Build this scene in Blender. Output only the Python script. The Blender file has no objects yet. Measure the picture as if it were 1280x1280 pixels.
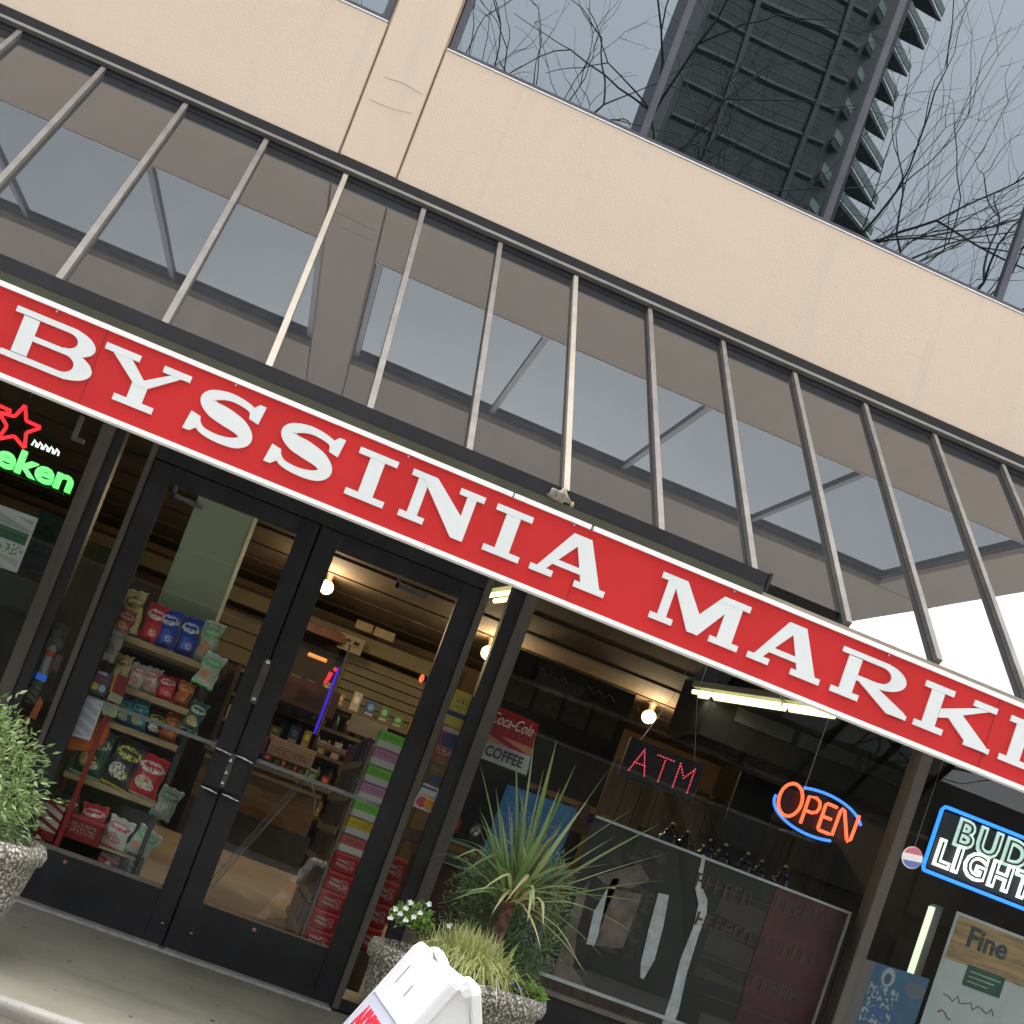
import bpy, bmesh, math, random
from math import sin, cos, pi, radians, atan2, hypot
from mathutils import Vector, Matrix, Quaternion
random.seed(7)

# ------------------------------------------------------------------ camera
scene = bpy.context.scene
W0 = 1280.0
FPX, CX, CY = 1400.0, 480.0, 960.0          # focal length and principal point in photo pixels (the photo is a crop)
YAW, PITCH, ROLL = radians(6.577), radians(3.8206), radians(20.2647)
CAM = Vector((0.0, -5.3, 0.8))
_f = Vector((sin(YAW)*cos(PITCH), cos(YAW)*cos(PITCH), sin(PITCH)))
_r0 = Vector((cos(YAW), -sin(YAW), 0)); _u0 = _r0.cross(_f)
RX = cos(ROLL)*_r0 + sin(ROLL)*_u0
UX = -sin(ROLL)*_r0 + cos(ROLL)*_u0
cd = bpy.data.cameras.new('camera'); cam = bpy.data.objects.new('camera', cd)
scene.collection.objects.link(cam); scene.camera = cam
cam.matrix_world = Matrix(((RX.x, UX.x, -_f.x, CAM.x), (RX.y, UX.y, -_f.y, CAM.y), (RX.z, UX.z, -_f.z, CAM.z), (0, 0, 0, 1)))
cd.sensor_width = 36; cd.sensor_fit = 'HORIZONTAL'; cd.lens = 36*FPX/W0
cd.shift_x = (W0/2-CX)/W0; cd.shift_y = (CY-W0/2)/W0
cd.clip_start = 0.05; cd.clip_end = 2000

def at(x, y, Y=0.0):                          # photo pixel -> point on the plane y = Y
    v = (x-CX)*RX - (y-CY)*UX + FPX*_f
    return CAM + v*((Y-CAM.y)/v.y)
def atz(x, y, Z):
    v = (x-CX)*RX - (y-CY)*UX + FPX*_f
    return CAM + v*((Z-CAM.z)/v.z)

# ------------------------------------------------------------------ world and sun (overcast day)
SUN_EL, SUN_AZ = radians(81), radians(25)
world = bpy.data.worlds.new('World'); scene.world = world; world.use_nodes = True
nt = world.node_tree; nt.nodes.clear()
sky = nt.nodes.new('ShaderNodeTexSky'); sky.sky_type = 'NISHITA'; sky.sun_disc = False
sky.sun_elevation = SUN_EL; sky.sun_rotation = SUN_AZ; sky.dust_density = 8; sky.air_density = 1.0
hs = nt.nodes.new('ShaderNodeHueSaturation'); hs.inputs['Saturation'].default_value = 0.28
bg = nt.nodes.new('ShaderNodeBackground'); bg.inputs['Strength'].default_value = 0.15
wo = nt.nodes.new('ShaderNodeOutputWorld')
nt.links.new(sky.outputs[0], hs.inputs['Color']); nt.links.new(hs.outputs[0], bg.inputs[0]); nt.links.new(bg.outputs[0], wo.inputs[0])
sl = bpy.data.lights.new('sun', 'SUN'); sl.energy = .5; sl.angle = radians(30); sl.color = (1, .96, .9)
so = bpy.data.objects.new('sun', sl); scene.collection.objects.link(so)
sd = Vector((sin(SUN_AZ)*cos(SUN_EL), cos(SUN_AZ)*cos(SUN_EL), sin(SUN_EL)))
so.rotation_euler = sd.to_track_quat('Z', 'Y').to_euler(); so.location = (0, -8, 20)
vs = scene.view_settings; vs.view_transform = 'Standard'; vs.look = 'None'; vs.gamma = 1; vs.use_curve_mapping = False
vs.exposure = 2.1
LX = 2**-(vs.exposure-.8)                     # lamp output set against the exposure

# ------------------------------------------------------------------ helpers
COL = scene.collection
class MB:
    def __init__(s): s.v = []; s.f = []; s.sm = []
    def add(s, vs_, fs, smooth=False):
        n = len(s.v); s.v += [tuple(p) for p in vs_]; s.f += [tuple(i+n for i in f) for f in fs]; s.sm += [smooth]*len(fs); return s
    def box(s, x0, x1, y0, y1, z0, z1):
        if x0 > x1: x0, x1 = x1, x0
        if y0 > y1: y0, y1 = y1, y0
        if z0 > z1: z0, z1 = z1, z0
        return s.add([(x0,y0,z0),(x1,y0,z0),(x1,y1,z0),(x0,y1,z0),(x0,y0,z1),(x1,y0,z1),(x1,y1,z1),(x0,y1,z1)],
                     [(0,3,2,1),(4,5,6,7),(0,1,5,4),(1,2,6,5),(2,3,7,6),(3,0,4,7)])
    def bar(s, a, b, w, h, up=(0,0,1)):
        a, b = Vector(a), Vector(b); d = (b-a).normalized(); up = Vector(up)
        r = d.cross(up).normalized(); u = r.cross(d)
        P = [p + r*sx*w/2 + u*sy*h/2 for p in (a, b) for sx, sy in ((-1,-1),(1,-1),(1,1),(-1,1))]
        return s.add(P, [(0,1,2,3),(7,6,5,4),(0,4,5,1),(1,5,6,2),(2,6,7,3),(3,7,4,0)])
    def tube(s, pts, rad, n=8, closed=False):
        pts = [Vector(p) for p in pts]; m = len(pts); R = rad if hasattr(rad, '__len__') else [rad]*m
        V = []; F = []; prev = None
        for i, p in enumerate(pts):
            if closed: d = pts[(i+1) % m]-pts[i-1]
            else: d = pts[min(i+1, m-1)]-pts[max(i-1, 0)]
            d = d.normalized() if d.length > 1e-9 else Vector((0,0,1))
            if prev is None:
                a = Vector((0,1,0)) if abs(d.y) < .9 else Vector((1,0,0)); prev = d.cross(a).normalized()
            else:
                prev = (prev - d*prev.dot(d)); prev = prev.normalized() if prev.length > 1e-6 else d.orthogonal().normalized()
            q = d.cross(prev)
            for k in range(n): t = 2*pi*k/n; V.append(p + (prev*cos(t)+q*sin(t))*R[i])
        for i in range(m if closed else m-1):
            j = (i+1) % m
            for k in range(n): k2 = (k+1) % n; F.append((i*n+k, i*n+k2, j*n+k2, j*n+k))
        s.add(V, F, True)
        if not closed: s.add(V[:n], [tuple(range(n))[::-1]]); s.add(V[-n:], [tuple(range(n))])
        return s
    def lathe(s, prof, c=(0,0,0), n=20, smooth=True):
        V = []; F = []
        for r, z in prof:
            for k in range(n): t = 2*pi*k/n; V.append((c[0]+r*cos(t), c[1]+r*sin(t), c[2]+z))
        for i in range(len(prof)-1):
            for k in range(n): k2 = (k+1) % n; F.append((i*n+k, i*n+k2, (i+1)*n+k2, (i+1)*n+k))
        return s.add(V, F, smooth)
    def sphere(s, c, r, n=12, m=8, sc=(1,1,1)):
        V = [(c[0], c[1], c[2]+r*sc[2])]
        for i in range(1, m):
            a = pi*i/m
            for k in range(n): t = 2*pi*k/n; V.append((c[0]+r*sin(a)*cos(t)*sc[0], c[1]+r*sin(a)*sin(t)*sc[1], c[2]+r*cos(a)*sc[2]))
        V.append((c[0], c[1], c[2]-r*sc[2])); F = []
        for k in range(n): F.append((0, 1+k, 1+(k+1) % n))
        for i in range(m-2):
            for k in range(n): a = 1+i*n+k; b = 1+i*n+(k+1) % n; F.append((a, a+n, b+n, b))
        L = len(V)-1
        for k in range(n): F.append((L, 1+(m-2)*n+(k+1) % n, 1+(m-2)*n+k))
        return s.add(V, F, True)
    def prism(s, poly, fn, t):
        """poly: list of (u,v); fn(u,v,d)->point; extruded d 0..t"""
        n = len(poly); V = [fn(u, v, 0) for u, v in poly]+[fn(u, v, t) for u, v in poly]
        return s.add(V, [tuple(range(n)), tuple(range(2*n-1, n-1, -1))]+[(i, i+n, (i+1) % n+n, (i+1) % n) for i in range(n)])
    def build(s, name, mat, parent=None, loc=None):
        me = bpy.data.meshes.new(name); me.from_pydata(s.v, [], s.f); me.materials.append(mat)
        me.polygons.foreach_set('use_smooth', s.sm); me.update()
        o = bpy.data.objects.new(name, me); COL.objects.link(o)
        if parent: o.parent = parent
        if loc is not None: o.location = loc
        return o
def fixn(o):
    bm = bmesh.new(); bm.from_mesh(o.data); bmesh.ops.recalc_face_normals(bm, faces=bm.faces); bm.to_mesh(o.data); bm.free(); return o
def bevel(o, w, seg=2):
    bm = bmesh.new(); bm.from_mesh(o.data); bmesh.ops.bevel(bm, geom=list(bm.edges), offset=w, segments=seg, affect='EDGES', clamp_overlap=True)
    bm.to_mesh(o.data); bm.free(); return o
def tag(o, label=None, cat=None, group=None, kind=None):
    if label: o['label'] = label
    if cat: o['category'] = cat
    if group: o['group'] = group
    if kind: o['kind'] = kind
    return o
def thing(name, label, cat, loc=(0,0,0), group=None):
    o = bpy.data.objects.new(name, None); COL.objects.link(o); o.location = loc; o.empty_display_size = .1
    return tag(o, label, cat, group)
def box(name, m, parent, x0, x1, y0, y1, z0, z1, bv=0):
    o = MB().box(x0, x1, y0, y1, z0, z1).build(name, m, parent)
    if bv: bevel(o, bv)
    return o
def copy_tree(o, parent=None):
    c = o.copy(); COL.objects.link(c)
    if parent: c.parent = parent
    for ch in list(o.children): copy_tree(ch, c)
    return c

# ------------------------------------------------------------------ materials
_m = {}
def nodes(name):
    m = bpy.data.materials.new(name); m.use_nodes = True; n = m.node_tree; return m, n, n.nodes['Principled BSDF']
def mix(n, fac, a, b, blend='MIX'):
    x = n.nodes.new('ShaderNodeMix'); x.data_type = 'RGBA'; x.blend_type = blend
    for sock, val in ((x.inputs[0], fac), (x.inputs[6], a), (x.inputs[7], b)):
        if hasattr(val, 'is_linked') or hasattr(val, 'links'): n.links.new(val, sock)
        else: sock.default_value = val if not isinstance(val, tuple) else (*val[:3], 1)
    return x.outputs[2]
def noise(n, scale, detail=4, coord='Object', rough=.55, sc=None):
    t = n.nodes.new('ShaderNodeTexCoord'); z = n.nodes.new('ShaderNodeTexNoise'); z.inputs['Scale'].default_value = scale
    z.inputs['Detail'].default_value = detail; z.inputs['Roughness'].default_value = rough
    if sc:
        mp = n.nodes.new('ShaderNodeMapping'); mp.inputs['Scale'].default_value = sc; n.links.new(t.outputs[coord], mp.inputs[0]); n.links.new(mp.outputs[0], z.inputs[0])
    else: n.links.new(t.outputs[coord], z.inputs[0])
    return z.outputs[0]
def ramp(n, src, p0, p1):
    r = n.nodes.new('ShaderNodeMapRange'); r.inputs[1].default_value = p0; r.inputs[2].default_value = p1; n.links.new(src, r.inputs[0]); return r.outputs[0]
def M(name, c, rough=.6, metal=0, var=.12, scale=8, bump=0, bscale=60, c2=None, sc=None, p=(.35,.65), spec=None, sheen=0):
    if name in _m: return _m[name]
    m, n, b = nodes(name)
    c2 = c2 or tuple(x*(1-var*2) for x in c)
    col = mix(n, ramp(n, noise(n, scale, sc=sc), *p), c, c2)
    n.links.new(col, b.inputs['Base Color']); b.inputs['Roughness'].default_value = rough; b.inputs['Metallic'].default_value = metal
    if spec is not None: b.inputs['Specular IOR Level'].default_value = spec
    if bump:
        bp = n.nodes.new('ShaderNodeBump'); bp.inputs['Strength'].default_value = bump; bp.inputs['Distance'].default_value = .004
        n.links.new(noise(n, bscale, 3), bp.inputs['Height']); n.links.new(bp.outputs[0], b.inputs['Normal'])
    _m[name] = m; return m
def EM(name, c, s, base=(.8,.8,.8)):
    if name in _m: return _m[name]
    m, n, b = nodes(name); b.inputs['Base Color'].default_value = (*base, 1); b.inputs['Emission Color'].default_value = (*c, 1); b.inputs['Emission Strength'].default_value = s*LX
    _m[name] = m; return m
def GLASS(name, tint, ior=1.5, rough=0.0, wob=0.0):
    m, n, b = nodes(name); n.nodes.remove(b)
    tr = n.nodes.new('ShaderNodeBsdfTransparent'); tr.inputs[0].default_value = (*tint, 1)
    gl = n.nodes.new('ShaderNodeBsdfGlossy'); gl.inputs['Roughness'].default_value = rough; gl.inputs[0].default_value = (1,1,1,1)
    fr = n.nodes.new('ShaderNodeFresnel'); ge = n.nodes.new('ShaderNodeNewGeometry'); mr = n.nodes.new('ShaderNodeMapRange')   # same reflectance from both faces
    mr.inputs[3].default_value = ior; mr.inputs[4].default_value = 1/ior; n.links.new(ge.outputs['Backfacing'], mr.inputs[0]); n.links.new(mr.outputs[0], fr.inputs[0])
    mx = n.nodes.new('ShaderNodeMixShader'); n.links.new(fr.outputs[0], mx.inputs[0]); n.links.new(tr.outputs[0], mx.inputs[1]); n.links.new(gl.outputs[0], mx.inputs[2])
    if wob:
        bp = n.nodes.new('ShaderNodeBump'); bp.inputs['Strength'].default_value = wob; bp.inputs['Distance'].default_value = .02
        n.links.new(noise(n, 1.1, 1), bp.inputs['Height']); n.links.new(bp.outputs[0], gl.inputs['Normal'])
    n.links.new(mx.outputs[0], n.nodes['Material Output'].inputs[0]); _m[name] = m; return m
def PRINT(name, layers, base, rough=.35, noise_amt=.25):
    """flat print: base colour plus elliptical/rectangular patches placed in Generated coords (x,z); (kind,cx,cz,rx,rz,colour)"""
    if name in _m: return _m[name]
    m, n, b = nodes(name); t = n.nodes.new('ShaderNodeTexCoord'); sp = n.nodes.new('ShaderNodeSeparateXYZ'); n.links.new(t.outputs['Generated'], sp.inputs[0])
    def mt(op, a, bb=None, cl=False):
        q = n.nodes.new('ShaderNodeMath'); q.operation = op; q.use_clamp = cl
        for i, v in enumerate((a, bb)):
            if v is None: continue
            if isinstance(v, (int, float)): q.inputs[i].default_value = v
            else: n.links.new(v, q.inputs[i])
        return q.outputs[0]
    wob = noise(n, 17, 3, 'Generated')
    col = mix(n, ramp(n, noise(n, 5, 3, 'Generated'), .35, .65), base, tuple(x*(1-noise_amt) for x in base))
    for kind, cx, cz, rx, rz, c in layers:
        dx = mt('DIVIDE', mt('SUBTRACT', sp.outputs[0], cx), rx); dz = mt('DIVIDE', mt('SUBTRACT', sp.outputs[2], cz), rz)
        if kind == 'e': d = mt('ADD', mt('MULTIPLY', dx, dx), mt('MULTIPLY', dz, dz))
        elif kind == 'r': d = mt('MAXIMUM', mt('ABSOLUTE', dx), mt('ABSOLUTE', dz))
        elif kind == 's':       # slanted streaks
            w = mt('MULTIPLY', mt('SINE', mt('MULTIPLY', mt('ADD', mt('MULTIPLY', sp.outputs[0], 6), mt('MULTIPLY', sp.outputs[2], 26)), 1.0)), .9)
            d = mt('MAXIMUM', mt('MAXIMUM', mt('ABSOLUTE', dx), mt('ABSOLUTE', dz)), mt('ADD', w, .7))
        else:                  # 'b' blotches inside the box
            d = mt('MAXIMUM', mt('MAXIMUM', mt('ABSOLUTE', dx), mt('ABSOLUTE', dz)), mt('ADD', mt('MULTIPLY', wob, 6), -1.75))
        f = mt('LESS_THAN', d, 1.0)
        col = mix(n, f, col, c)
    n.links.new(col, b.inputs['Base Color']); b.inputs['Roughness'].default_value = rough
    _m[name] = m; return m

def stucco_mat():
    m, n, b = nodes('beige_stucco'); c = mix(n, ramp(n, noise(n, .7, 5), .3, .7), (.71,.575,.44), (.67,.545,.42))
    c = mix(n, ramp(n, noise(n, 2.2, 5, sc=(3.5,1,.25)), .56, .85), c, (.60,.50,.395))
    c = mix(n, ramp(n, noise(n, 14, 6), .62, .9), c, (.60,.49,.38)); n.links.new(c, b.inputs['Base Color']); b.inputs['Roughness'].default_value = .9
    bp = n.nodes.new('ShaderNodeBump'); bp.inputs['Strength'].default_value = .35; bp.inputs['Distance'].default_value = .004; n.links.new(noise(n, 140, 4), bp.inputs['Height']); n.links.new(bp.outputs[0], b.inputs['Normal']); return m
stucco = stucco_mat()
joint_m = M('joint_sealant', (.38,.27,.2), .8)
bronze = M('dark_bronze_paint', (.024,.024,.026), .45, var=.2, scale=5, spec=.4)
bronze_lit = M('lit_bronze_metal', (.10,.085,.07), .55, 0, var=.15, scale=12, sc=(1,1,.1))  # paler copy of the bronze, light on the mullion faces put into colour
canopy_metal = M('canopy_anodised_metal', (.12,.108,.093), .7, 0, var=.28, scale=9, p=(.3,.75))
canopy_light = M('canopy_pale_cap_metal', (.27,.235,.18), .7, 0, var=.1, scale=6)
frame_up = M('upper_frame_metal', (.075,.075,.09), .4, .4, var=.1)
dark = M('dark_void_paint', (.012,.012,.012), .8)
soffit_m = M('grey_brown_soffit', (.33,.30,.275), .85, var=.06, scale=2, bump=.15)
divider_m = M('dark_divider_metal', (.06,.065,.08), .5, .2)
column_m = M('grey_green_column_paint', (.50,.57,.42), .7, var=.05, scale=3)
sign_red = M('sign_red_vinyl', (.54,.024,.024), .6, var=.05, scale=3, spec=.2)
sign_white = M('sign_white_vinyl', (.70,.74,.73), .4, var=.02, scale=3)
border_white = M('sign_white_edge', (.88,.88,.86), .4, var=.03, scale=9)
steel = M('brushed_steel', (.42,.42,.42), .3, .9, var=.1, scale=20)
chrome = M('chrome_handle', (.7,.7,.72), .12, 1)
lockm = M('lock_plate_metal', (.16,.15,.12), .4, .7)
white_paint = M('white_paper', (.62,.63,.66), .7, var=.04, scale=6)
wood = M('light_wood_shelf', (.55,.39,.22), .6, var=.2, scale=10, sc=(1,1,8))
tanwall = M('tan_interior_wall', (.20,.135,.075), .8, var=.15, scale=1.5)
ceil_m = M('brown_ceiling', (.12,.08,.05), .85, var=.3, scale=1.3)
floor_in = M('brown_vinyl_floor', (.50,.40,.30), .55, var=.1, scale=3)
blackp = M('black_plastic', (.015,.015,.016), .35)
darkwood = M('dark_brown_wood', (.06,.035,.02), .6, var=.2, scale=6, sc=(6,1,1))
redp = M('red_plastic', (.38,.025,.025), .4)
orange = M('orange_plastic', (.8,.16,.04), .5)
gl_store = GLASS('storefront_glass', (.95,.97,.95), 1.42)
gl_canopy = GLASS('canopy_glass', (.12,.125,.13), 1.84, 0.0, .03)
def dust_haze_film(m, amt):
    n = m.node_tree; out = n.nodes['Material Output']; src = out.inputs[0].links[0].from_socket
    d = n.nodes.new('ShaderNodeBsdfDiffuse'); d.inputs[0].default_value = (.50,.54,.60,1); x = n.nodes.new('ShaderNodeMixShader')
    a = noise(n, 3, 6, sc=(3,1,.6)); b = noise(n, 70, 3)
    mt = n.nodes.new('ShaderNodeMath'); mt.operation = 'MULTIPLY'; n.links.new(ramp(n, a, -.9, .9), mt.inputs[0]); n.links.new(ramp(n, b, -1.2, .9), mt.inputs[1])
    mm = n.nodes.new('ShaderNodeMath'); mm.operation = 'MULTIPLY'; mm.inputs[1].default_value = amt; n.links.new(mt.outputs[0], mm.inputs[0])
    n.links.new(mm.outputs[0], x.inputs[0]); n.links.new(src, x.inputs[1]); n.links.new(d.outputs[0], x.inputs[2]); n.links.new(x.outputs[0], out.inputs[0])
dust_haze_film(gl_canopy, .055)  # dust that also lays haze over the canopy reflections

# exposed aggregate concrete
def aggregate():
    m, n, b = nodes('exposed_aggregate')
    t = n.nodes.new('ShaderNodeTexCoord'); v = n.nodes.new('ShaderNodeTexVoronoi'); v.inputs['Scale'].default_value = 85; n.links.new(t.outputs['Object'], v.inputs[0])
    hsv = n.nodes.new('ShaderNodeSeparateColor'); n.links.new(v.outputs['Color'], hsv.inputs[0])
    c = mix(n, hsv.outputs[0], (.24,.22,.18), (.62,.59,.52)); c = mix(n, ramp(n, v.outputs['Distance'], .35, .6), c, (.09,.085,.07))
    c = mix(n, ramp(n, noise(n, 5), .5, .75), c, (.17,.18,.10))
    n.links.new(c, b.inputs['Base Color']); b.inputs['Roughness'].default_value = .85
    bp = n.nodes.new('ShaderNodeBump'); bp.inputs['Strength'].default_value = .9; bp.inputs['Distance'].default_value = .006; bp.invert = True
    n.links.new(v.outputs['Distance'], bp.inputs['Height']); n.links.new(bp.outputs[0], b.inputs['Normal']); return m
agg = aggregate()
def concrete(name, c, moss):
    m, n, b = nodes(name); k = mix(n, ramp(n, noise(n, 2.2, 6), .3, .7), c, tuple(x*.72 for x in c))
    k = mix(n, ramp(n, noise(n, 1.1, 5, sc=(1,2.5,1)), .5, .78), k, moss); k = mix(n, ramp(n, noise(n, 60, 3), .62, .75), k, tuple(x*.6 for x in c))
    n.links.new(k, b.inputs['Base Color']); b.inputs['Roughness'].default_value = .85
    bp = n.nodes.new('ShaderNodeBump'); bp.inputs['Strength'].default_value = .4; bp.inputs['Distance'].default_value = .003
    n.links.new(noise(n, 90, 4), bp.inputs['Height']); n.links.new(bp.outputs[0], b.inputs['Normal']); return m
conc = concrete('landing_concrete', (.175,.168,.125), (.085,.095,.055))
conc_w = concrete('worn_kerb_concrete', (.22,.213,.195), (.35,.33,.28))
conc_s = concrete('sidewalk_concrete', (.38,.37,.34), (.22,.21,.17))
asphalt = M('asphalt', (.05,.05,.052), .9, var=.2, scale=30, bump=.4)

# ------------------------------------------------------------------ ground
tag(MB().box(-14, 14, -1.86, 0.02, -.42, 0).build('landing', conc), kind='structure')
kk = MB(); xx = -6.0; r_e = random.Random(2)
while xx < 8:
    n_ = 12; V = []
    for i in range(n_+1):
        x = xx+1.19*i/n_; e = r_e.uniform(-.004,.004); V += [(x,-1.862,.003),(x,-1.905+e,.003),(x,-1.912+e,-.006),(x,-1.912+e,-.045+r_e.uniform(-.004,.004)),(x,-1.862,-.045)]
    F = [(a*5+k_, a*5+k_+1, a*5+k_+6, a*5+k_+5) for a in range(n_) for k_ in range(4)]; kk.add(V, F, True); xx += 1.2
tag(kk.build('landing_edge', conc_w), kind='structure')
tag(MB().box(-14, 14, -1.895, -1.864, -.42, -.047).build('landing_riser', concrete('riser_concrete', (.40,.385,.34), (.18,.17,.13))), kind='structure')
tag(MB().box(-40, 40, -6.6, -1.91, -.62, -.42).build('sidewalk', conc_s), kind='structure')
tag(MB().box(-40, 40, -6.8, -6.603, -.62, -.425).build('kerb', conc_w), kind='structure')
tag(MB().box(-300, 300, -300, -6.803, -.70, -.56).build('road', asphalt), kind='structure')
tag(MB().box(-300, 300, 9.2, 300, -.70, -.56).build('ground', conc_s), kind='structure')

r_l = random.Random(14); k = MB()
for i in range(260):
    x, y = r_l.uniform(-2.5, 3), r_l.uniform(-1.84, -.02) if i % 3 else r_l.uniform(-.16,-.08); sz = r_l.uniform(.002,.007) if i % 8 else r_l.uniform(.008,.018); a = r_l.uniform(0, 6.3); n_ = 6
    k.add([(x+sz*cos(a+j*pi/3)*r_l.uniform(.6,1.1), y+sz*sin(a+j*pi/3)*r_l.uniform(.6,1.1), .0012+r_l.uniform(0,.002)) for j in range(n_)], [tuple(range(n_))])
tag(k.build('grit_and_crumbs', M('litter_brown', (.16,.12,.075), .9, var=.5, scale=9), None), 'scattered grit and leaf crumbs on the concrete before the doors', 'litter', kind='stuff')

# ------------------------------------------------------------------ building shell
X0, X1 = -9.0, 4.4
bld = thing('market_building', 'beige stuccoed building with dark upper windows over the market shopfront', 'building')
ZB, ZT = 3.835, 4.545; ZW = 6.30
def panel(x0, x1, z0, z1, nm='spandrel_panel'): return box(nm, stucco, bld, x0, x1, -.01, .28, z0, z1, .004)
panel(-4.6, -.628, ZB, ZT); panel(-8.6, -4.606, ZB, ZT); panel(-.322, 4.4, ZB, ZT)
box('pilaster', stucco, bld, -.617, -.332, -.015, .26, ZB+.006, 9.6, .004)
box('joint_strip', joint_m, bld, -.628, -.322, .004, .2, ZB+.01, 9.5)
for q_ in (((480,96),(505,104),(528,118)),((462,124),(485,134),(515,142))): MB().tube([at(x, y, -.016) for x, y in q_], .0006, 5).build('scuff_mark', M('scuff_brown', (.50,.39,.30), .9), bld)
box('wall_backing', dark, bld, X0+.3, X1-.02, .29, .35, ZB, ZT)
for xa_, xb_2 in ((-4.6, -.628), (-8.6, -4.606), (-.322, 4.4)): panel(xa_, xb_2, ZW+.02, 9.6)
box('roof_slab', soffit_m, bld, X0, X1, .3, 9, 9.0, 9.2)
box('corner_pier', stucco, bld, 3.93, 4.4, -.008, .27, ZT+.003, ZW+.017, .004)
box('side_wall', stucco, bld, X0-.2, X0, -.01, 9, -.6, 9.3)
box('side_wall', stucco, bld, X1-.2, X1, .36, 9, 3.95, 8.9)
box('rear_wall', stucco, bld, X0, X1, 9.0, 9.2, -.6, 9.3)
box('column', column_m, bld, -.72, -.415, .50, .80, 0.01, 2.69, .01)
# shop interior
box('shop_ceiling', ceil_m, bld, X0, 4.35, .06, 8.9, 2.70, 2.74)
box('shop_ceiling_deck', dark, bld, X0, 4.35, .03, 8.9, 2.742, 2.8)
box('shop_floor', floor_in, bld, X0, 4.35, .09, 8.9, -.1, .004)
box('shop_back_wall', tanwall, bld, X0, 4.35, 5.2, 5.3, .006, 2.698)
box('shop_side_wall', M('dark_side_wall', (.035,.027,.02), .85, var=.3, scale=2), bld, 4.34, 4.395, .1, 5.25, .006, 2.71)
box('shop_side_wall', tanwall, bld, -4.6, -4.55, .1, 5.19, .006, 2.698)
box('ground_slab', dark, bld, X0, X1, .03, 9, -.6, -.11)
box('lintel', M('lintel_dark', (.03,.03,.03), .8), bld, X0, X1, -.015, .028, 2.242, 3.83)
for zz in (0,): 
    k = MB()
    for i in range(14): k.box(X0, 4.4, .5+i*.6, .52+i*.6, 2.688, 2.699)
    k.build('ceiling_joint', M('ceiling_joint_brown', (.06,.04,.025), .9), bld)

# upper windows
def upglass():
    m, n, b = nodes('dark_reflective_glass'); n.nodes.remove(b)
    d = n.nodes.new('ShaderNodeBsdfDiffuse'); d.inputs[0].default_value = (.007,.010,.010,1)
    g = n.nodes.new('ShaderNodeBsdfGlossy'); g.inputs['Roughness'].default_value = 0.0; g.inputs[0].default_value = (.86,.95,1,1)
    x = n.nodes.new('ShaderNodeMixShader'); fr = n.nodes.new('ShaderNodeFresnel'); fr.inputs[0].default_value = 2.6; n.links.new(fr.outputs[0], x.inputs[0])
    bp = n.nodes.new('ShaderNodeBump'); bp.inputs['Strength'].default_value = .12; bp.inputs['Distance'].default_value = .01
    n.links.new(noise(n, 1.3, 1), bp.inputs['Height']); n.links.new(bp.outputs[0], g.inputs['Normal'])
    n.links.new(d.outputs[0], x.inputs[1]); n.links.new(g.outputs[0], x.inputs[2]); n.links.new(x.outputs[0], n.nodes['Material Output'].inputs[0]); return m
gl_up = upglass()
def upwin(x0, x1, muls):
    w = box('window', frame_up, bld, x0+.001, x1-.001, .02, .05, ZT+.001, ZT+.046)
    box('frame', frame_up, w, x0+.001, x1-.001, .02, .07, ZW-.04, ZW-.005); box('frame', frame_up, w, x0+.001, x1-.001, .04, .058, ZW-.085, ZW-.075)
    xs = [x0+.020]+muls+[x1-.020]
    for q in xs: box('mullion', frame_up, w, q-.018, q+.018, .030, .07, ZT+.048, ZW-.042)
    for a, b_ in zip(xs[:-1], xs[1:]): box('pane', gl_up, w, a+.019, b_-.019, .052, .06, ZT+.048, ZW-.042)
    box('backing', dark, w, x0, x1, .1, .12, ZT, ZW)
upwin(-.318, 3.926, [.735, 1.775, 2.80])
upwin(-4.6, -.632, [-3.73, -2.70, -1.66])
box('sill_flashing', border_white, bld, -.32, 3.926, -.013, .018, ZT+.001, ZT+.007)
box('sill_flashing', border_white, bld, -4.6, -.632, -.013, .018, ZT+.001, ZT+.007)

# ------------------------------------------------------------------ sloped glass canopy
can = thing('glass_canopy', 'sloping glass canopy of narrow panes between metal bars above the red sign', 'canopy')
yt, zt, yb, zb = -.045, 3.735, -1.545, 2.127
nrm = Vector((0, -(zt-zb), (yt-yb))).normalized(); nrm = Vector((0, -abs(nrm.y), abs(nrm.z)))
k0 = [-.15+.4013*k for k in range(-20, 12)]
for i, x in enumerate(k0):
    if not (-6 < x < 4.40): continue
    dx = .105-.074*x
    a = Vector((x, yt, zt)); b = Vector((x+dx, yb, zb)); cut = .965 if x < 1.5 else 1.0; b = a.lerp(b, cut)
    m = canopy_light if i in (19, 22) else canopy_metal
    MB().bar(a, b, .023, .022, nrm).build('glazing_bar', m, can)
    MB().bar(a-nrm*.027, b-nrm*.027, .012, .03, nrm).build('bar_gasket', divider_m, can)
    if i+1 < len(k0) and k0[i+1] < 4.40:
        x2 = k0[i+1]; dx2 = .105-.074*x2
        c = Vector((x2, yt, zt)); d = Vector((x2+dx2, yb, zb)); d = c.lerp(d, cut); o = nrm*-.012
        q = [a+Vector((.009,0,0))+o, c-Vector((.009,0,0))+o, d-Vector((.009,0,0))+o, b+Vector((.009,0,0))+o]
        MB().add(q, [(0,3,2,1)]).build('pane', gl_canopy, can)
box('top_rail', M('pale_rail_metal', (.34,.33,.30), .6), can, -6, 4.38, -.065, -.02, 3.757, 3.770)
box('top_flashing', divider_m, can, -6, 4.38, -.03, .018, 3.70, 3.755)
box('gap_strip', dark, can, -6, 4.38, -.03, .02, 3.776, 3.833)  # dark strip painted in for the open gap below the cladding
box('bottom_rail', canopy_light, can, -6, 4.35, -1.558, -1.548, 2.086, 2.112)
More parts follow.
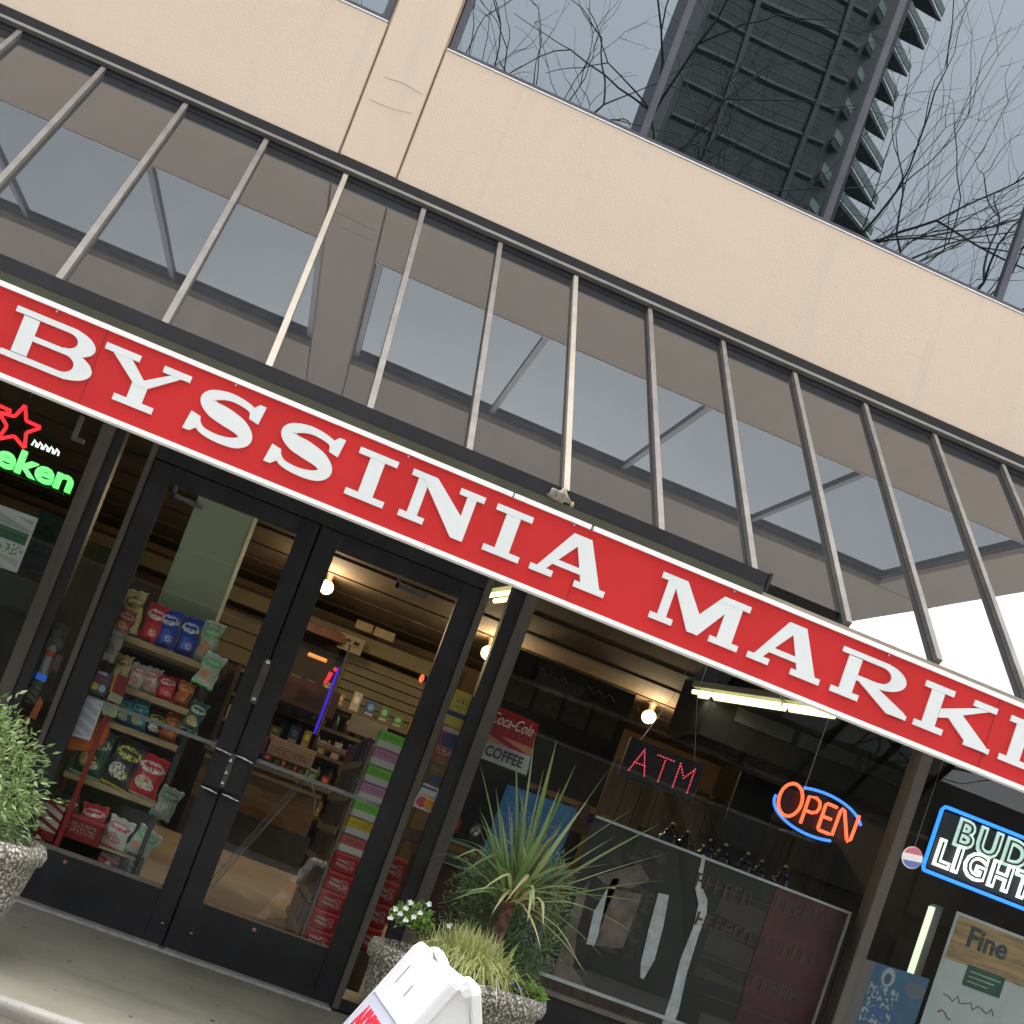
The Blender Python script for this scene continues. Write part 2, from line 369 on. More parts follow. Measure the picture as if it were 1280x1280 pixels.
SK = .9492                                    # sign and light bar hang 1.56 m in front of the doors
def SZ(z): return .8+(z-.8)*SK
# dark light bar behind the sign top
lb = thing('sign_light_bar', 'long dark metal trough behind the top of the red sign', 'light fixture')
box('housing', M('trough_dark_metal', (.022,.022,.024), .4, .3), lb, -4.4, 1.565*SK, -1.552, -1.522, SZ(2.19), SZ(2.258), .004)
box('lower_lip', M('olive_weathered_metal', (.055,.055,.03), .6, .2), lb, -4.4, 1.56*SK, -1.560, -1.553, SZ(2.165), SZ(2.198))
box('end_cap', blackp, lb, 1.566*SK, 1.578*SK, -1.555, -1.52, SZ(2.185), SZ(2.262))
g = MB(); rnd = random.Random(3); g.sphere((0,0,0), 1, 14, 10)
g.v = [tuple(Vector(p)*(1+.35*sin(p[0]*7+p[2]*5)*cos(p[1]*6)+rnd.uniform(-.12,.12))) for p in g.v]; g.v = [(p[0]*.052, p[1]*.03, p[2]*.030) for p in g.v]
pr = thing('rag_bundle', 'crumpled grey-tan bundle wedged on top of the sign below a glazing bar', 'rag', tuple(at(698,622,-1.535)))
g.build('crumpled_body', M('weathered_tan_cloth', (.30,.27,.21), .9, var=.35, scale=40), pr)
g2 = MB(); g2.sphere((.05,-.006,-.012), .02, 10, 6, (.7,.7,1.1)); g2.build('knotted_end', M('pale_tan_cloth', (.5,.42,.27), .9, var=.3, scale=60), pr)

# ------------------------------------------------------------------ red sign with slab-serif letters
sg = thing('shop_sign', 'long red shop sign with white slab-serif letters and white edges', 'sign')
ys, zs0, zs1 = -1.56, SZ(1.868), SZ(2.148)
box('sign_panel', sign_red, sg, -3.4, 3.6, ys, ys+.012, zs0, zs1); box('added_dark_back', M('sign_back_dark', (.03,.03,.03), .8), sg, -3.4, 3.6, ys+.0125, ys+.021, zs0, zs1)  # dark back added to keep red out of the shop glass reflections
for a, b in ((-3.4, .55*SK), (.556*SK, .862*SK), (.872*SK, 3.6)): box('edge_trim', border_white, sg, a, b, ys-.006, ys+.024, zs1+.0005, zs1+.017)
for a, b in ((-3.4, .30), (.302, 3.6)): box('edge_trim', border_white, sg, a, b, ys-.006, ys+.024, zs0-.016, zs0-.0005)
def arc(cx, cy, rx, ry, a0, a1, n=18): return [(cx+rx*cos(radians(a0+(a1-a0)*i/n)), cy+ry*sin(radians(a0+(a1-a0)*i/n))) for i in range(n+1)]
def ring(cx, cy, ro, ri, a0, a1, n=22): return arc(cx, cy, *ro, a0, a1, n)+arc(cx, cy, *ri, a1, a0, n)
def thick(pts, ws):
    L, R = [], []
    for i, p in enumerate(pts):
        a = pts[max(i-1, 0)]; b = pts[min(i+1, len(pts)-1)]; dx, dy = b[0]-a[0], b[1]-a[1]; l = hypot(dx, dy) or 1
        nx, ny = -dy/l, dx/l; L.append((p[0]+nx*ws[i]/2, p[1]+ny*ws[i]/2)); R.append((p[0]-nx*ws[i]/2, p[1]-ny*ws[i]/2))
    return L+R[::-1]
def cr(P, n=10):
    out = []
    for i in range(len(P)-1):
        p0, p1, p2, p3 = P[max(i-1, 0)], P[i], P[i+1], P[min(i+2, len(P)-1)]
        for k in range(n):
            t = k/n; out.append(tuple(.5*((2*b)+(-a+c)*t+(2*a-5*b+4*c-d)*t*t+(-a+3*b-3*c+d)*t**3) for a, b, c, d in zip(p0, p1, p2, p3)))
    out.append(P[-1]); return out
T = .13
def G(ch, w):     # pieces in units of cap height; w = glyph width
    s = .31
    rect = lambda a, b, c, d: [(a,c),(b,c),(b,d),(a,d)]
    if ch == 'I': c = w/2; return [rect(c-s/2, c+s/2, T, 1-T), rect(0, w, 0, T), rect(0, w, 1-T, 1)]
    if ch == 'B':
        x = .18; return [rect(x, x+s, T, 1-T), rect(0, .75*w, 0, .115), rect(0, .70*w, .885, 1), rect(x+s, .68*w, .455, .56),
            ring(.66*w, .285, (.34*w,.285), (.13*w,.17), -90, 90), ring(.62*w, .73, (.33*w,.27), (.125*w,.155), -90, 90)]
    if ch == 'R':
        x = .18; return [rect(x, x+s, T, 1-T), rect(0, x+s+.17, 0, T), rect(0, .62*w, .885, 1), rect(x+s, .58*w, .42, .53),
            ring(.56*w, .71, (.33*w,.29), (.13*w,.17), -90, 90), [(x+s+.06,.42),(x+s+.40,.47),(w-.03,T),(w,0),(w-.42,0)], rect(w-.36, w+.03, 0, .10)]
    if ch == 'N':
        return [rect(.16, .38, T, 1-T), rect(0, .54, 0, T), rect(0, .40, 1-T, 1), [(.16,1),(.52,1),(w-.16,.30),(w-.16,-.02),(w-.42,-.02),(.36,.78)], rect(w-.36, w-.16, .12, 1-T), rect(w-.54, w, 1-T, 1)]
    if ch == 'Y':
        c = w/2; return [rect(c-s/2, c+s/2, T, .46), rect(c-.40, c+.40, 0, T), [(c-s/2,.46),(c+s/2,.46),(.56,1-T),(.17,1-T)], [(c-s/2+.04,.44),(c+s/2,.44),(w-.18,1-T),(w-.38,1-T),(c+.03,.56)],
            rect(0, .70, 1-T, 1), rect(w-.56, w, 1-T, 1)]
    if ch == 'A':
        c = w/2+.02; return [[(.14,T),(.34,T),(c-.04,.80),(c-.02,1.03),(c-.20,1.03)], [(c-.20,1.03),(c+.20,1.03),(w-.13,T),(w-.55,T),(c-.04,.80)], rect(.42, w-.45, .27, .39), rect(0, .50, 0, T), rect(w-.68, w, 0, T)]
    if ch == 'M':
        return [rect(.16, .36, T, 1-T), rect(0, .52, 0, T), [(0,1-T),(0,1),(.56,1),(w/2+.02,.42),(w/2+.02,.02),(w/2-.14,.02),(.34,.80),(.3,1-T)], [(w/2-.06,.02),(w/2+.10,.02),(w-.46,.72),(w-.46,1),(w-.62,1),(w/2-.02,.42)], rect(w-.50, w-.16, T, 1-T), rect(w-.66, w, 0, T), rect(w-.62, w, 1-T, 1)]
    if ch == 'K':
        return [rect(.18, .18+s, T, 1-T), rect(0, .70, 0, T), rect(0, .70, 1-T, 1), [(.5,.34),(.5,.54),(w-.50,1-T),(w-.26,1-T),(.86,.50),(.74,.42)], [(.70,.52),(.98,.60),(w-.10,T),(w-.06,0),(w-.48,0),(.66,.46)], rect(w-.62, w, 0, .11), rect(w-.66, w-.10, 1-T, 1)]
    if ch == 'E':
        return [rect(.18, .18+s, T, 1-T), rect(0, w-.1, 0, T), rect(0, w-.1, 1-T, 1), rect(.5, w-.34, .44, .56), rect(w-.22, w, 0, .36), rect(w-.22, w, .64, 1), rect(w-.42, w-.28, .34, .66)]
    if ch == 'T':
        c = w/2; return [rect(c-s/2, c+s/2, T, 1-T), rect(c-.38, c+.38, 0, T), rect(0, w, 1-T, 1), rect(0, .17, .62, 1-T), rect(w-.17, w, .62, 1-T)]
    if ch == 'S':
        P = cr([(w-.18,.70),(w-.30,.86),(w*.5,.925),(.36,.84),(.25,.70),(.42,.575),(w*.5,.52),(w-.36,.43),(w-.19,.27),(w-.34,.11),(w*.5,.055),(.34,.11),(.17,.30)], 6)
        n = len(P); ws = []
        for i in range(n):
            t = i/(n-1); ws.append(.13+.22*math.exp(-((t-.5)/.17)**2)+.055*math.exp(-((t-.28)/.10)**2)+.055*math.exp(-((t-.72)/.10)**2))
        return [thick(P, ws), [(w-.26,.66),(w-.06,.62),(w-.02,1.0),(w-.15,1.0),(w-.30,.84)], [(.25,.34),(.05,.38),(.0,0),(.14,0),(.30,.16)]]
zc0, CAP = SZ(1.929), .179*SK
seq = [('A', -1.78, -1.45), ('B', -1.285, -.975), ('Y', -.965, -.655), ('S', -.625, -.375), ('S', -.325, -.075), ('I', -.022, .125), ('N', .182, .463), ('I', .51, .652), ('A', .695, .992),
       ('M', 1.175, 1.537), ('A', 1.578, 1.88), ('R', 1.927, 2.245), ('K', 2.283, 2.612), ('E', 2.655, 2.93), ('T', 2.98, 3.27)]
for ch, xa, xb in seq:
    xa *= SK; xb *= SK
    w = (xb-xa)/CAP; m = MB()
    for i, poly in enumerate(G(ch, w)):
        m.prism(poly, lambda u, v, d: (xa+u*CAP, ys-.0005-d, zc0+v*CAP), .004+.0003*i)
    fixn(m.build('letter', sign_white, sg))
for x in (-.93, .866*SK, 2.46): box('panel_seam', M('seam_dark_red', (.22,.012,.012), .7), sg, x, x+.0018, ys-.0012, ys-.0002, zs0, zs1)
r_s = random.Random(6); k = MB()
for i in range(26):
    x = r_s.uniform(-1.6, 2.9); l = r_s.uniform(.01,.06); w_ = r_s.uniform(.001,.0035); k.add([(x,ys-.0003,zs1),(x+w_,ys-.0003,zs1),(x+w_*.6,ys-.0003,zs1-l),(x+w_*.3,ys-.0003,zs1-l)], [(0,3,2,1)])
k.build('drip_stain', M('drip_stain', (.34,.03,.028), .8), sg)
for i in range(7):
    p = Vector((-1.1+i*.62, ys-.004, zs1-.008)); m = MB().sphere(p, .004, 8, 5, (1,.5,1)); m.build('rivet', steel, sg)

# ------------------------------------------------------------------ storefront frames
sf = thing('storefront', 'dark bronze metal storefront framing with large display windows beside the doors', 'storefront')
def mull(x0, x1, z0=.012, z1=2.24, m=None): return box('mullion', m or bronze_lit, sf, x0, x1, -.035, .06, z0, z1, .003)
mull(-1.175, -1.112); box('mullion_return', bronze, sf, -1.111, -1.062, -.02, .05, .012, 2.24)
mull(-.93, -.903); mull(.765, .80); box('mullion_return', bronze, sf, .90, .966, -.02, .05, .012, 2.24)
mull(.967, 1.03); mull(3.155, 3.222); mull(-3.45, -3.38); mull(4.33, 4.395)
WZ = .42
for a, b in ((1.031, 3.154), (3.223, 4.329), (-3.379, -1.176)):
    box('sill', M('sill_bronze', (.20,.18,.15), .4, .4), sf, a, b, -.05, .05, WZ-.012, WZ+.012, .003)
    box('knee_panel', bronze, sf, a, b, -.02, .04, .012, WZ-.013)
    box('window_pane', gl_store, sf, a, b, .012, .018, WZ+.013, 2.24)
box('window_pane', gl_store, sf, -1.061, -.931, .012, .018, .06, 2.24)
box('window_pane', gl_store, sf, .801, .899, .012, .018, .06, 2.24)
box('sill', bronze, sf, -1.061, -.931, -.02, .05, .012, .058); box('sill', bronze, sf, .801, .899, -.02, .05, .012, .058)
box('door_header', bronze, sf, -.902, .764, -.03, .06, 2.134, 2.24)
thr = box('threshold', M('worn_aluminium_threshold', (.62,.6,.56), .4, .4, var=.15, scale=30), sf, -.90, .764, -.075, .06, .001, .010)
def door(x0, x1, gx0, gx1, side):
    d = box('door', bronze, sf, x0, gx0, -.022, .022, .014, 2.128, .002); d['label'] = 'dark narrow-stile glass door'
    box('stile', bronze, d, gx1, x1, -.022, .022, .014, 2.128, .002)
    box('top_rail', bronze, d, gx0+.001, gx1-.001, -.022, .022, 2.052, 2.128, .002)
    box('bottom_rail', bronze, d, gx0+.001, gx1-.001, -.022, .022, .014, .262, .002)
    box('glazing_stop', M('stop_tan_metal', (.20,.175,.14), .5, .2), d, gx0+.001, gx1-.001, -.010, .010, .264, .285 if side < 0 else .272)
    box('pane', gl_store, d, gx0+.001, gx1-.001, .0, .006, .286, 2.051)
    # push bar and pull handle
    zc_ = .96
    xa, xb = (gx0-.01, gx1+.02)
    box('push_bar', steel, d, gx0-.02, gx1+.02, .03, .05, zc_+.01, zc_+.03)
    hx = (x1-.045) if side < 0 else (x0+.045)
    h = MB(); h.box(hx-.035, hx+.035, -.05, -.024, .79, .955); bevel(h.build('pull_handle', blackp, d), .004)
    for z in (.965, .775): k = MB(); k.tube([(hx-.04,-.03,z),(hx-.02,-.055,z-.002),(hx+.02,-.055,z-.006),(hx+.04,-.03,z-.008)], .006, 8); k.build('handle_bracket', chrome, d)
    box('weatherstrip', steel, d, x0+.01, x1-.01, -.03, -.0225, .012, .022)
    for z in (.12, ): k = MB().sphere((x1-.03 if side < 0 else x0+.1, -.024, z), .006, 8, 5, (1.4,.6,.8)); k.build('bolt_head', steel, d)
    return d
box('astragal', bronze, sf, -.095, -.05, .024, .034, .014, 2.128)
box('door_stop', bronze, sf, -.93, -.88, .024, .034, .014, 2.128); box('door_stop', bronze, sf, .745, .80, .024, .034, .014, 2.128)
dl = door(-.898, -.078, -.802, -.168, -1); dr = door(-.068, .762, .033, .660, 1)
k = MB(); k.box(-.098, -.062, -.034, -.0225, 1.22, 1.44); bevel(k.build('lock_plate', lockm, dl), .002)
k = MB(); k.box(-.098, -.062, -.034, -.0225, .80, .97); bevel(k.build('lock_plate', lockm, dl), .002)
for z in (1.425, 1.24, .93, .87, .82): k = MB().lathe([(0,.012),(.009,.012),(.011,.0)], (0,0,0), 12); o = k.build('lock_cylinder', chrome, dl, (-.08,-.034,z)); o.rotation_euler = (pi/2,0,0)
for (x, z) in ((-.62, .235), (.30, .232)): k = MB().sphere((x, -.024, z), .010, 10, 6, (1,.4,1)); k.build('round_sticker', M('pinkish_sticker', (.75,.35,.35), .5, var=.4, scale=60), dl if x < 0 else dr)
# door closer arms at the top of the glass
for x in (-.72, .42): k = MB().box(x-.06, x+.10, .02, .05, 2.00, 2.02).box(x-.06, x-.045, .02, .05, 2.00, 2.06); k.build('closer_arm', steel, dl if x < 0 else dr)
box('window_bracket', steel, sf, -1.30, -1.28, .03, .05, 2.08, 2.20)
box('window_bracket', steel, sf, -1.278, -1.24, .03, .05, 2.08, 2.10)

# ------------------------------------------------------------------ text helper
def text(s, size, m, parent, loc, rot=(pi/2,0,0), ext=.001, align='CENTER', name='lettering', sx=1, shear=0, offset=0, sp=1):
    c = bpy.data.curves.new(name, 'FONT'); c.body = s; c.size = size; c.extrude = ext; c.align_x = align; c.align_y = 'CENTER'; c.shear = shear; c.resolution_u = 3; c.offset = offset; c.space_character = sp
    t = bpy.data.objects.new(name, c); COL.objects.link(t); t.location = (0,0,0)
    bpy.context.view_layer.update(); me = bpy.data.meshes.new_from_object(t.evaluated_get(bpy.context.evaluated_depsgraph_get()))
    bpy.data.objects.remove(t); me.materials.clear(); me.materials.append(m); me.name = name
    o = bpy.data.objects.new(name, me); COL.objects.link(o); o.parent = parent; o.location = loc; o.rotation_euler = rot; o.scale = (sx,1,1); return o
def R2(Y, xa, ya, xb, yb):
    a, b = at(xa, ya, Y), at(xb, yb, Y); return min(a.x,b.x), max(a.x,b.x), min(a.z,b.z), max(a.z,b.z)
def card(name, label, cat, m, Y, r, t=.003, group=None):
    o = MB().box(0, r[1]-r[0], 0, t, 0, r[3]-r[2]).build(name, m, None, (r[0], Y, r[2])); return tag(o, label, cat, group)
def lines(parent, w, h, n, m, x0=.1, x1=.9, z0=.1, z1=.9, th=.012, rnd=random.Random(5)):
    k = MB()
    for i in range(n):
        z = (z1-(z1-z0)*i/max(1, n-1))*h; xa = x0*w+rnd.random()*.04*w
        while xa < (x1-rnd.random()*.15)*w:
            l = w*rnd.uniform(.05,.16); k.box(xa, min(xa+l, x1*w), -.0015, -.0003, z, z+th*h); xa += l+.03*w
    o = k.build('print_lines', m, parent); return o
ink = M('dark_ink', (.05,.05,.06), .6)

# ------------------------------------------------------------------ neon and signs in windows
red_n = EM('red_neon', (1,.02,.03), 1.1, (.3,.02,.02)); green_n = EM('green_neon', (.05,.85,.10), .95); white_n = EM('white_neon', (.75,.95,.85), .9)
orange_n = EM('orange_red_neon', (1,.10,.035), 1.6, (.3,.05,.02)); blue_n = EM('blue_neon', (.03,.17,1), 1.4, (.05,.1,.4)); cyan_n = EM('bright_blue_neon', (.01,.14,1), 1.9, (.05,.1,.4))
def SP(Y, pts, r, n=8): return [at(x, y, Y) for x, y in pts]
Yn = .07
h = thing('neon_beer_sign', 'red star and green lettering neon beer sign at the left window', 'neon sign')
c = at(22, 533, Yn); R_, r_ = .107, .048
rot = radians(2)
star = []
for i in range(5):
    a = rot+radians(90)+2*pi*i/5; tip = (cos(a)*R_, sin(a)*R_); b = a+pi/5; star += [tip, (cos(b)*r_, sin(b)*r_)]
pp = []
for i in range(10):
    a, b = star[i], star[(i+1) % 10]
    for t in (.06, .35, .65, .94): pp.append((c.x+a[0]+(b[0]-a[0])*t, Yn, c.z+a[1]+(b[1]-a[1])*t))
MB().tube(pp, .0085, 8, True).build('star_tube', red_n, h)
star2 = [(x-.150, y, z+.02) for x, y, z in pp]; MB().tube(star2, .0085, 8, True).build('star_tube', red_n, h)
t0 = at(97, 603, Yn); 
text('Heineken', .15, green_n, h, (t0.x-.385, Yn, t0.z-.015), ext=.010, sx=1.3, offset=.004)
pz = at(57, 559, Yn)
for i in range(5): MB().tube([(pz.x-.062+i*.027, Yn, pz.z-.016), (pz.x-.056+i*.027, Yn, pz.z+.014), (pz.x-.044+i*.027, Yn, pz.z+.002), (pz.x-.042+i*.027, Yn, pz.z-.016)], .0045, 6).build('small_tube', white_n, h)
box('backing_bar', blackp, h, c.x-.6, c.x+.30, Yn+.02, Yn+.03, t0.z-.075, t0.z-.068)
MB().tube([(c.x,Yn+.02,c.z+.16),(c.x,Yn+.02,2.23)], .002, 6).build('hanging_wire', steel, h)

# OPEN sign
Yo = .06
o = thing('open_sign', 'orange OPEN neon lettering inside a blue oval in the right window', 'neon sign')
ctr = at(1022, 1018, Yo); EX, EZ = .245, .115
tilt = radians(0)
def ov(a): return (ctr.x+EX*cos(radians(a)), Yo, ctr.z+EZ*sin(radians(a)))
MB().tube([ov(a) for a in range(118, 8, -5)], .0075, 8).build('oval_tube', blue_n, o)
MB().tube([ov(a) for a in range(172, 300, 5)], .0075, 8).build('oval_tube', blue_n, o)
def ltr(pts, closed=False, r=.0085):
    P = [(ctr.x+u, Yo-.006, ctr.z+v) for u, v in pts]; fixn(MB().tube(P, r, 8, closed).build('letter_tube', orange_n, o))
ltr([(u, v) for u, v in arc(-.165, .018, .062, .085, 0, 345, 20)], True)
ltr([(-.075,-.075),(-.075,.07),(-.035,.075),(-.012,.062),(-.004,.035),(-.012,.008),(-.035,-.004),(-.068,-.004)])
ltr([(.085,.068),(.03,.07),(.022,.062),(.022,-.065),(.03,-.073),(.09,-.073)]); ltr([(.028,0),(.075,0)])
ltr([(.105,-.075),(.108,.058),(.115,.072),(.128,.068),(.185,-.062),(.197,-.075),(.207,-.065),(.212,.072)])
box('backing_panel', M('neon_backing_black', (.01,.01,.012), .5), o, ctr.x-.20, ctr.x+.20, Yo+.02, Yo+.024, ctr.z-.075, ctr.z+.075)
MB().tube([(ctr.x-.1,Yo+.02,ctr.z+.07),(ctr.x-.1,Yo+.02,2.23)], .0015, 6).build('hanging_wire', steel, o)
MB().tube([(ctr.x-.02,Yo+.02,ctr.z-.07),(ctr.x-.05,Yo+.03,ctr.z-.12),(ctr.x-.15,Yo+.03,ctr.z-.14)], .004, 6).build('power_cord', blackp, o)

# BUD LIGHT sign
b = thing('neon_light_beer_sign', 'white outlined beer lettering in a blue neon rectangle at the far right window', 'neon sign')
tl, bl = at(1178, 1008, Yo), at(1153, 1088, Yo); z1_, z0_ = tl.z+.005, bl.z+.005; xl = (tl.x+bl.x)/2
xr = xl+.80
MB().tube([(xl+.01,Yo,z0_),(xl,Yo,z0_+.02),(xl,Yo,z1_-.02),(xl+.012,Yo,z1_-.002),(xl+.03,Yo,z1_),(xr-.02,Yo,z1_),(xr,Yo,z1_-.02),(xr,Yo,z0_+.02),(xr-.02,Yo,z0_),(xl+.01,Yo,z0_)], .0095, 8).build('border_tube', cyan_n, b)
pale = EM('pale_mint_neon', (.45,.75,.65), .42); bright_w = EM('white_glow', (.88,1,.97), 1.0)
H = z1_-z0_
def btxt(s, size, x, z, mo, mi, sx):
    a = text(s, size, mo, b, (x, Yo-.001, z), ext=.003, sx=sx, align='LEFT', offset=.012, sp=1.22); a.name = 'letter_outline'
    a = text(s, size, blackp, b, (x, Yo-.008, z), ext=.002, sx=sx, align='LEFT', offset=-.004, sp=1.22); a.name = 'letter_core'
btxt('BUD', .19, xl+.11, z1_-H*.30, pale, ink, 1.0); btxt('LIGHT', .18, xl+.04, z0_+H*.31, bright_w, ink, .98)
box('backing_panel', M('neon_backing_black', (.01,.01,.012), .5), b, xl+.03, xr-.02, Yo+.02, Yo+.024, z0_+.02, z1_-.02)
# cola globe sign further in
pg = at(1140, 1072, .5)
cg = thing('cola_globe_sign', 'small round red white and blue lit cola disc beside the neon rectangle', 'sign', tuple(pg))
def disc(m, parent, r, f, y=0, nm='colour_field'):
    pts = [p for p in arc(0, 0, r, r, 0, 360, 40)]; P = [(u, v) for u, v in pts if f(u/r, v/r)]
    return fixn(MB().prism(P, lambda u, v, d: (u, y-d, v), .004).build(nm, m, parent))
disc(EM('globe_white', (1,.92,.8), .4), cg, .062, lambda u, v: True, 0, 'disc')
disc(EM('globe_red', (.7,.02,.03), .4), cg, .059, lambda u, v: v > .18+.15*u, -.005); disc(EM('globe_blue', (.02,.04,.35), .4), cg, .059, lambda u, v: v < -.22+.15*u, -.005)
MB().tube([(0,.01,.06),(0,.01,1.0)], .002, 6).build('hanging_wire', steel, cg)

# ATM board
Ya = .35
r = R2(Ya, 783, 918, 872, 1006); ca = at(828, 962, Ya)
a = thing('atm_sign', 'dark LED board with pink ATM letters under the right bulb', 'LED sign')
box('board', M('dark_navy_board', (.014,.014,.022), .4), a, ca.x-.215, ca.x+.215, Ya+.01, Ya+.03, ca.z-.105, ca.z+.105, .004)
led = EM('pink_led', (1,.10,.15), .75, (.2,.02,.03))
def stroke(p, q, par=None, m=led, n=None, Y=Ya, rr=.0042):
    k = MB(); L = hypot(q[0]-p[0], q[1]-p[1]); n = n or max(3, int(L/.012))
    for i in range(n):
        t = i/(n-1); k.sphere((ca.x+p[0]+(q[0]-p[0])*t, Y+.004, ca.z+p[1]+(q[1]-p[1])*t), rr, 6, 4)
    return k
def letter(segs): 
    k = MB()
    for p, q in segs: s_ = stroke(p, q); k.add(s_.v, s_.f, True)
    k.build('letter', led, a)
letter([((-.17,-.065),(-.125,.065)),((-.125,.065),(-.08,-.065)),((-.155,-.015),(-.095,-.015))])
letter([((-.045,.065),(.045,.065)),((0,.065),(0,-.065))])
letter([((.085,-.065),(.085,.065)),((.085,.065),(.127,0)),((.127,0),(.17,.065)),((.17,.065),(.17,-.065))])
for s_ in (-1, 1): MB().tube([(ca.x+s_*.16,Ya+.02,ca.z+.10),(ca.x+s_*.05,Ya+.02,ca.z+.45),(ca.x+s_*.05,Ya+.02,2.79)], .0015, 6).build('hanging_wire', steel, a)

# ------------------------------------------------------------------ lamps
bulb_m = EM('warm_bulb', (1,.62,.26), 7)
tube_m = EM('fluorescent_tube', (1,.93,.42), 1.5)
def bulb(px, lab):
    p = at(px[0], px[1], 3.6); t = thing('ceiling_bulb', lab, 'bulb', tuple(p), 'bare bulbs in a row inside the shop')
    MB().sphere((0,0,0), .058, 16, 10).build('globe', bulb_m, t)
    MB().lathe([(.0,.118),(.05,.118),(.05,.115),(.028,.10),(.026,.05)], n=14).build('socket', M('dark_socket', (.10,.06,.03), .5), t)
    l = bpy.data.lights.new('bulb_light', 'POINT'); l.energy = 15*LX; l.color = (1,.72,.42); l.shadow_soft_size = .06
    lo = bpy.data.objects.new('bulb_light', l); COL.objects.link(lo); lo.parent = t; lo.location = (0,-.09,-.03)
bulb((408,734), 'round warm bulb seen through the right door glass'); bulb((610,816), 'round warm bulb seen in the narrow sidelight'); bulb((811,896), 'round warm bulb above the ATM board')
def fluoro(a_, b_, lab, en=1):
    a_, b_ = Vector(a_), Vector(b_); t = thing('fluorescent_light', lab, 'ceiling light'); u = Vector((0,0,1)); d = (b_-a_).normalized(); s_ = d.cross(u)*.04
    MB().bar(a_+u*.05, b_+u*.05, .14, .04).build('housing', M('fixture_white', (.35,.34,.28), .5), t)
    for q in (-1, 1): MB().tube([a_+s_*q, b_+s_*q], .016, 8).build('tube', tube_m, t)
    l = bpy.data.lights.new('tube_light', 'AREA'); l.energy = 6*LX*en; l.color = (1,.93,.75); l.shape = 'RECTANGLE'; l.size = .10; l.size_y = (b_-a_).length
    lo = bpy.data.objects.new('tube_light', l); COL.objects.link(lo); lo.parent = t; lo.location = a_.lerp(b_,.5)-u*.03; lo.rotation_euler = (0,0,atan2(d.y,d.x)-pi/2)
fluoro(atz(612,748,2.52), atz(652,743,2.52), 'short bright tube light at the top of the narrow sidelight')
pa, pb = atz(870,867,2.52), atz(1040,893,2.52)
mid = pa.lerp(pb, .66)
fluoro(pa, mid, 'long yellowish tube light at the top of the right window', .12); fluoro(pa.lerp(pb, .69), pb, 'shorter yellowish tube light continuing the long one behind the sign', .12)

# vertical tube at right
tv = thing('vertical_tube_light', 'upright pale fluorescent tube behind the far right window', 'tube light')
a_, b_ = at(1164,1133,.35), at(1139,1217,.35); x_ = (a_.x+b_.x)/2
MB().tube([(x_,.35,b_.z),(x_,.35,a_.z)], .017, 10).build('tube', EM('pale_green_tube', (.75,.85,.60), .75), tv)
box('holder', M('fixture_white', (.35,.34,.28), .5), tv, x_+.02, x_+.07, .36, .40, b_.z-.02, a_.z+.02)

# interior fixtures
exec_parts = []
def shelfunit(name, label, cat, x0, x1, y0, y1, zs, top, mm, back=True, frame=bronze):
    t = thing(name, label, cat)
    if back: box('back_panel', frame, t, x0, x1, y1-.02, y1, .01, top)
    for x in (x0, x1): box('post', frame, t, x-.012, x+.012, y0+.03, y0+.055, .01, top)
    for z in zs: box('shelf', mm, t, x0+.013, x1-.013, y0, y1-.021, z-.03, z, .002)
    return t
rk = shelfunit('snack_rack', 'tall snack rack with wooden shelves behind the left door', 'rack', -.80, -.325, .10, .42, (1.325, 1.095, .915, .625), 1.34, wood, True, M('rack_dark_grey', (.035,.036,.032), .5))
box('base_plinth', M('plinth_grey', (.07,.07,.065), .6), rk, -.80, -.33, .12, .42, .006, .20)
post = tag(MB().box(0, .022, 0, .022, 0, .98).build('red_display_post', redp, None, (-.705, .06, .10)), 'thin red upright post behind the left door glass', 'post')

def bag(name, label, x, y, z, w, h, m, group=None, tiltz=0, thick_=.05, lean=.1):
    nx, nz = 8, 10; V = []; F = []
    for side in (-1, 1):
        for j in range(nz+1):
            for i in range(nx+1):
                u, v = i/nx*2-1, j/nz
                bul = (max(0, 1-u*u)**.5)*(sin(pi*v)**.55 if 0 < v < 1 else 0)
                V.append((u*w/2*(1-.13*sin(pi*v))+.004*sin(v*11+w*90), side*thick_/2*bul*(1+.18*sin(u*5+v*7+h*60))+.004*sin(u*9+j)+.002*side, v*h+.004*sin(u*8+h*50)*(1 if v > .5 else -1)))
    S = (nx+1)*(nz+1)
    for s_ in range(2):
        for j in range(nz):
            for i in range(nx): a0 = s_*S+j*(nx+1)+i; q = (a0, a0+1, a0+nx+2, a0+nx+1); F.append(q if s_ == 0 else q[::-1])
    for j in range(nz): F.append((j*(nx+1), S+j*(nx+1), S+(j+1)*(nx+1), (j+1)*(nx+1))); e = nx; F.append((j*(nx+1)+e, (j+1)*(nx+1)+e, S+(j+1)*(nx+1)+e, S+j*(nx+1)+e))
    o_ = MB().add(V, F, True).build(name, m, None, (x, y, z)); o_.rotation_euler = (-lean, tiltz, 0)
    return tag(o_, label, 'bag', group)
def chip(name, base, c2, c3, kind='b'):
    return PRINT(name, [('e', .5, .70, .40, .13, c2), ('r', .5, .72, .27, .035, base), ('e', .42, .33, .26, .15, c3), ('e', .62, .27, .16, .09, tuple(.5*(x+y) for x, y in zip(c3, c2))), ('b', .5, .5, .5, .5, tuple(.75*x for x in base)), ('r', .5, .97, 1, .03, tuple(min(1, x*1.6) for x in base)), ('r', .5, .03, 1, .03, c2)], base, .3)
GR = 'snack bags on the rack behind the left door'
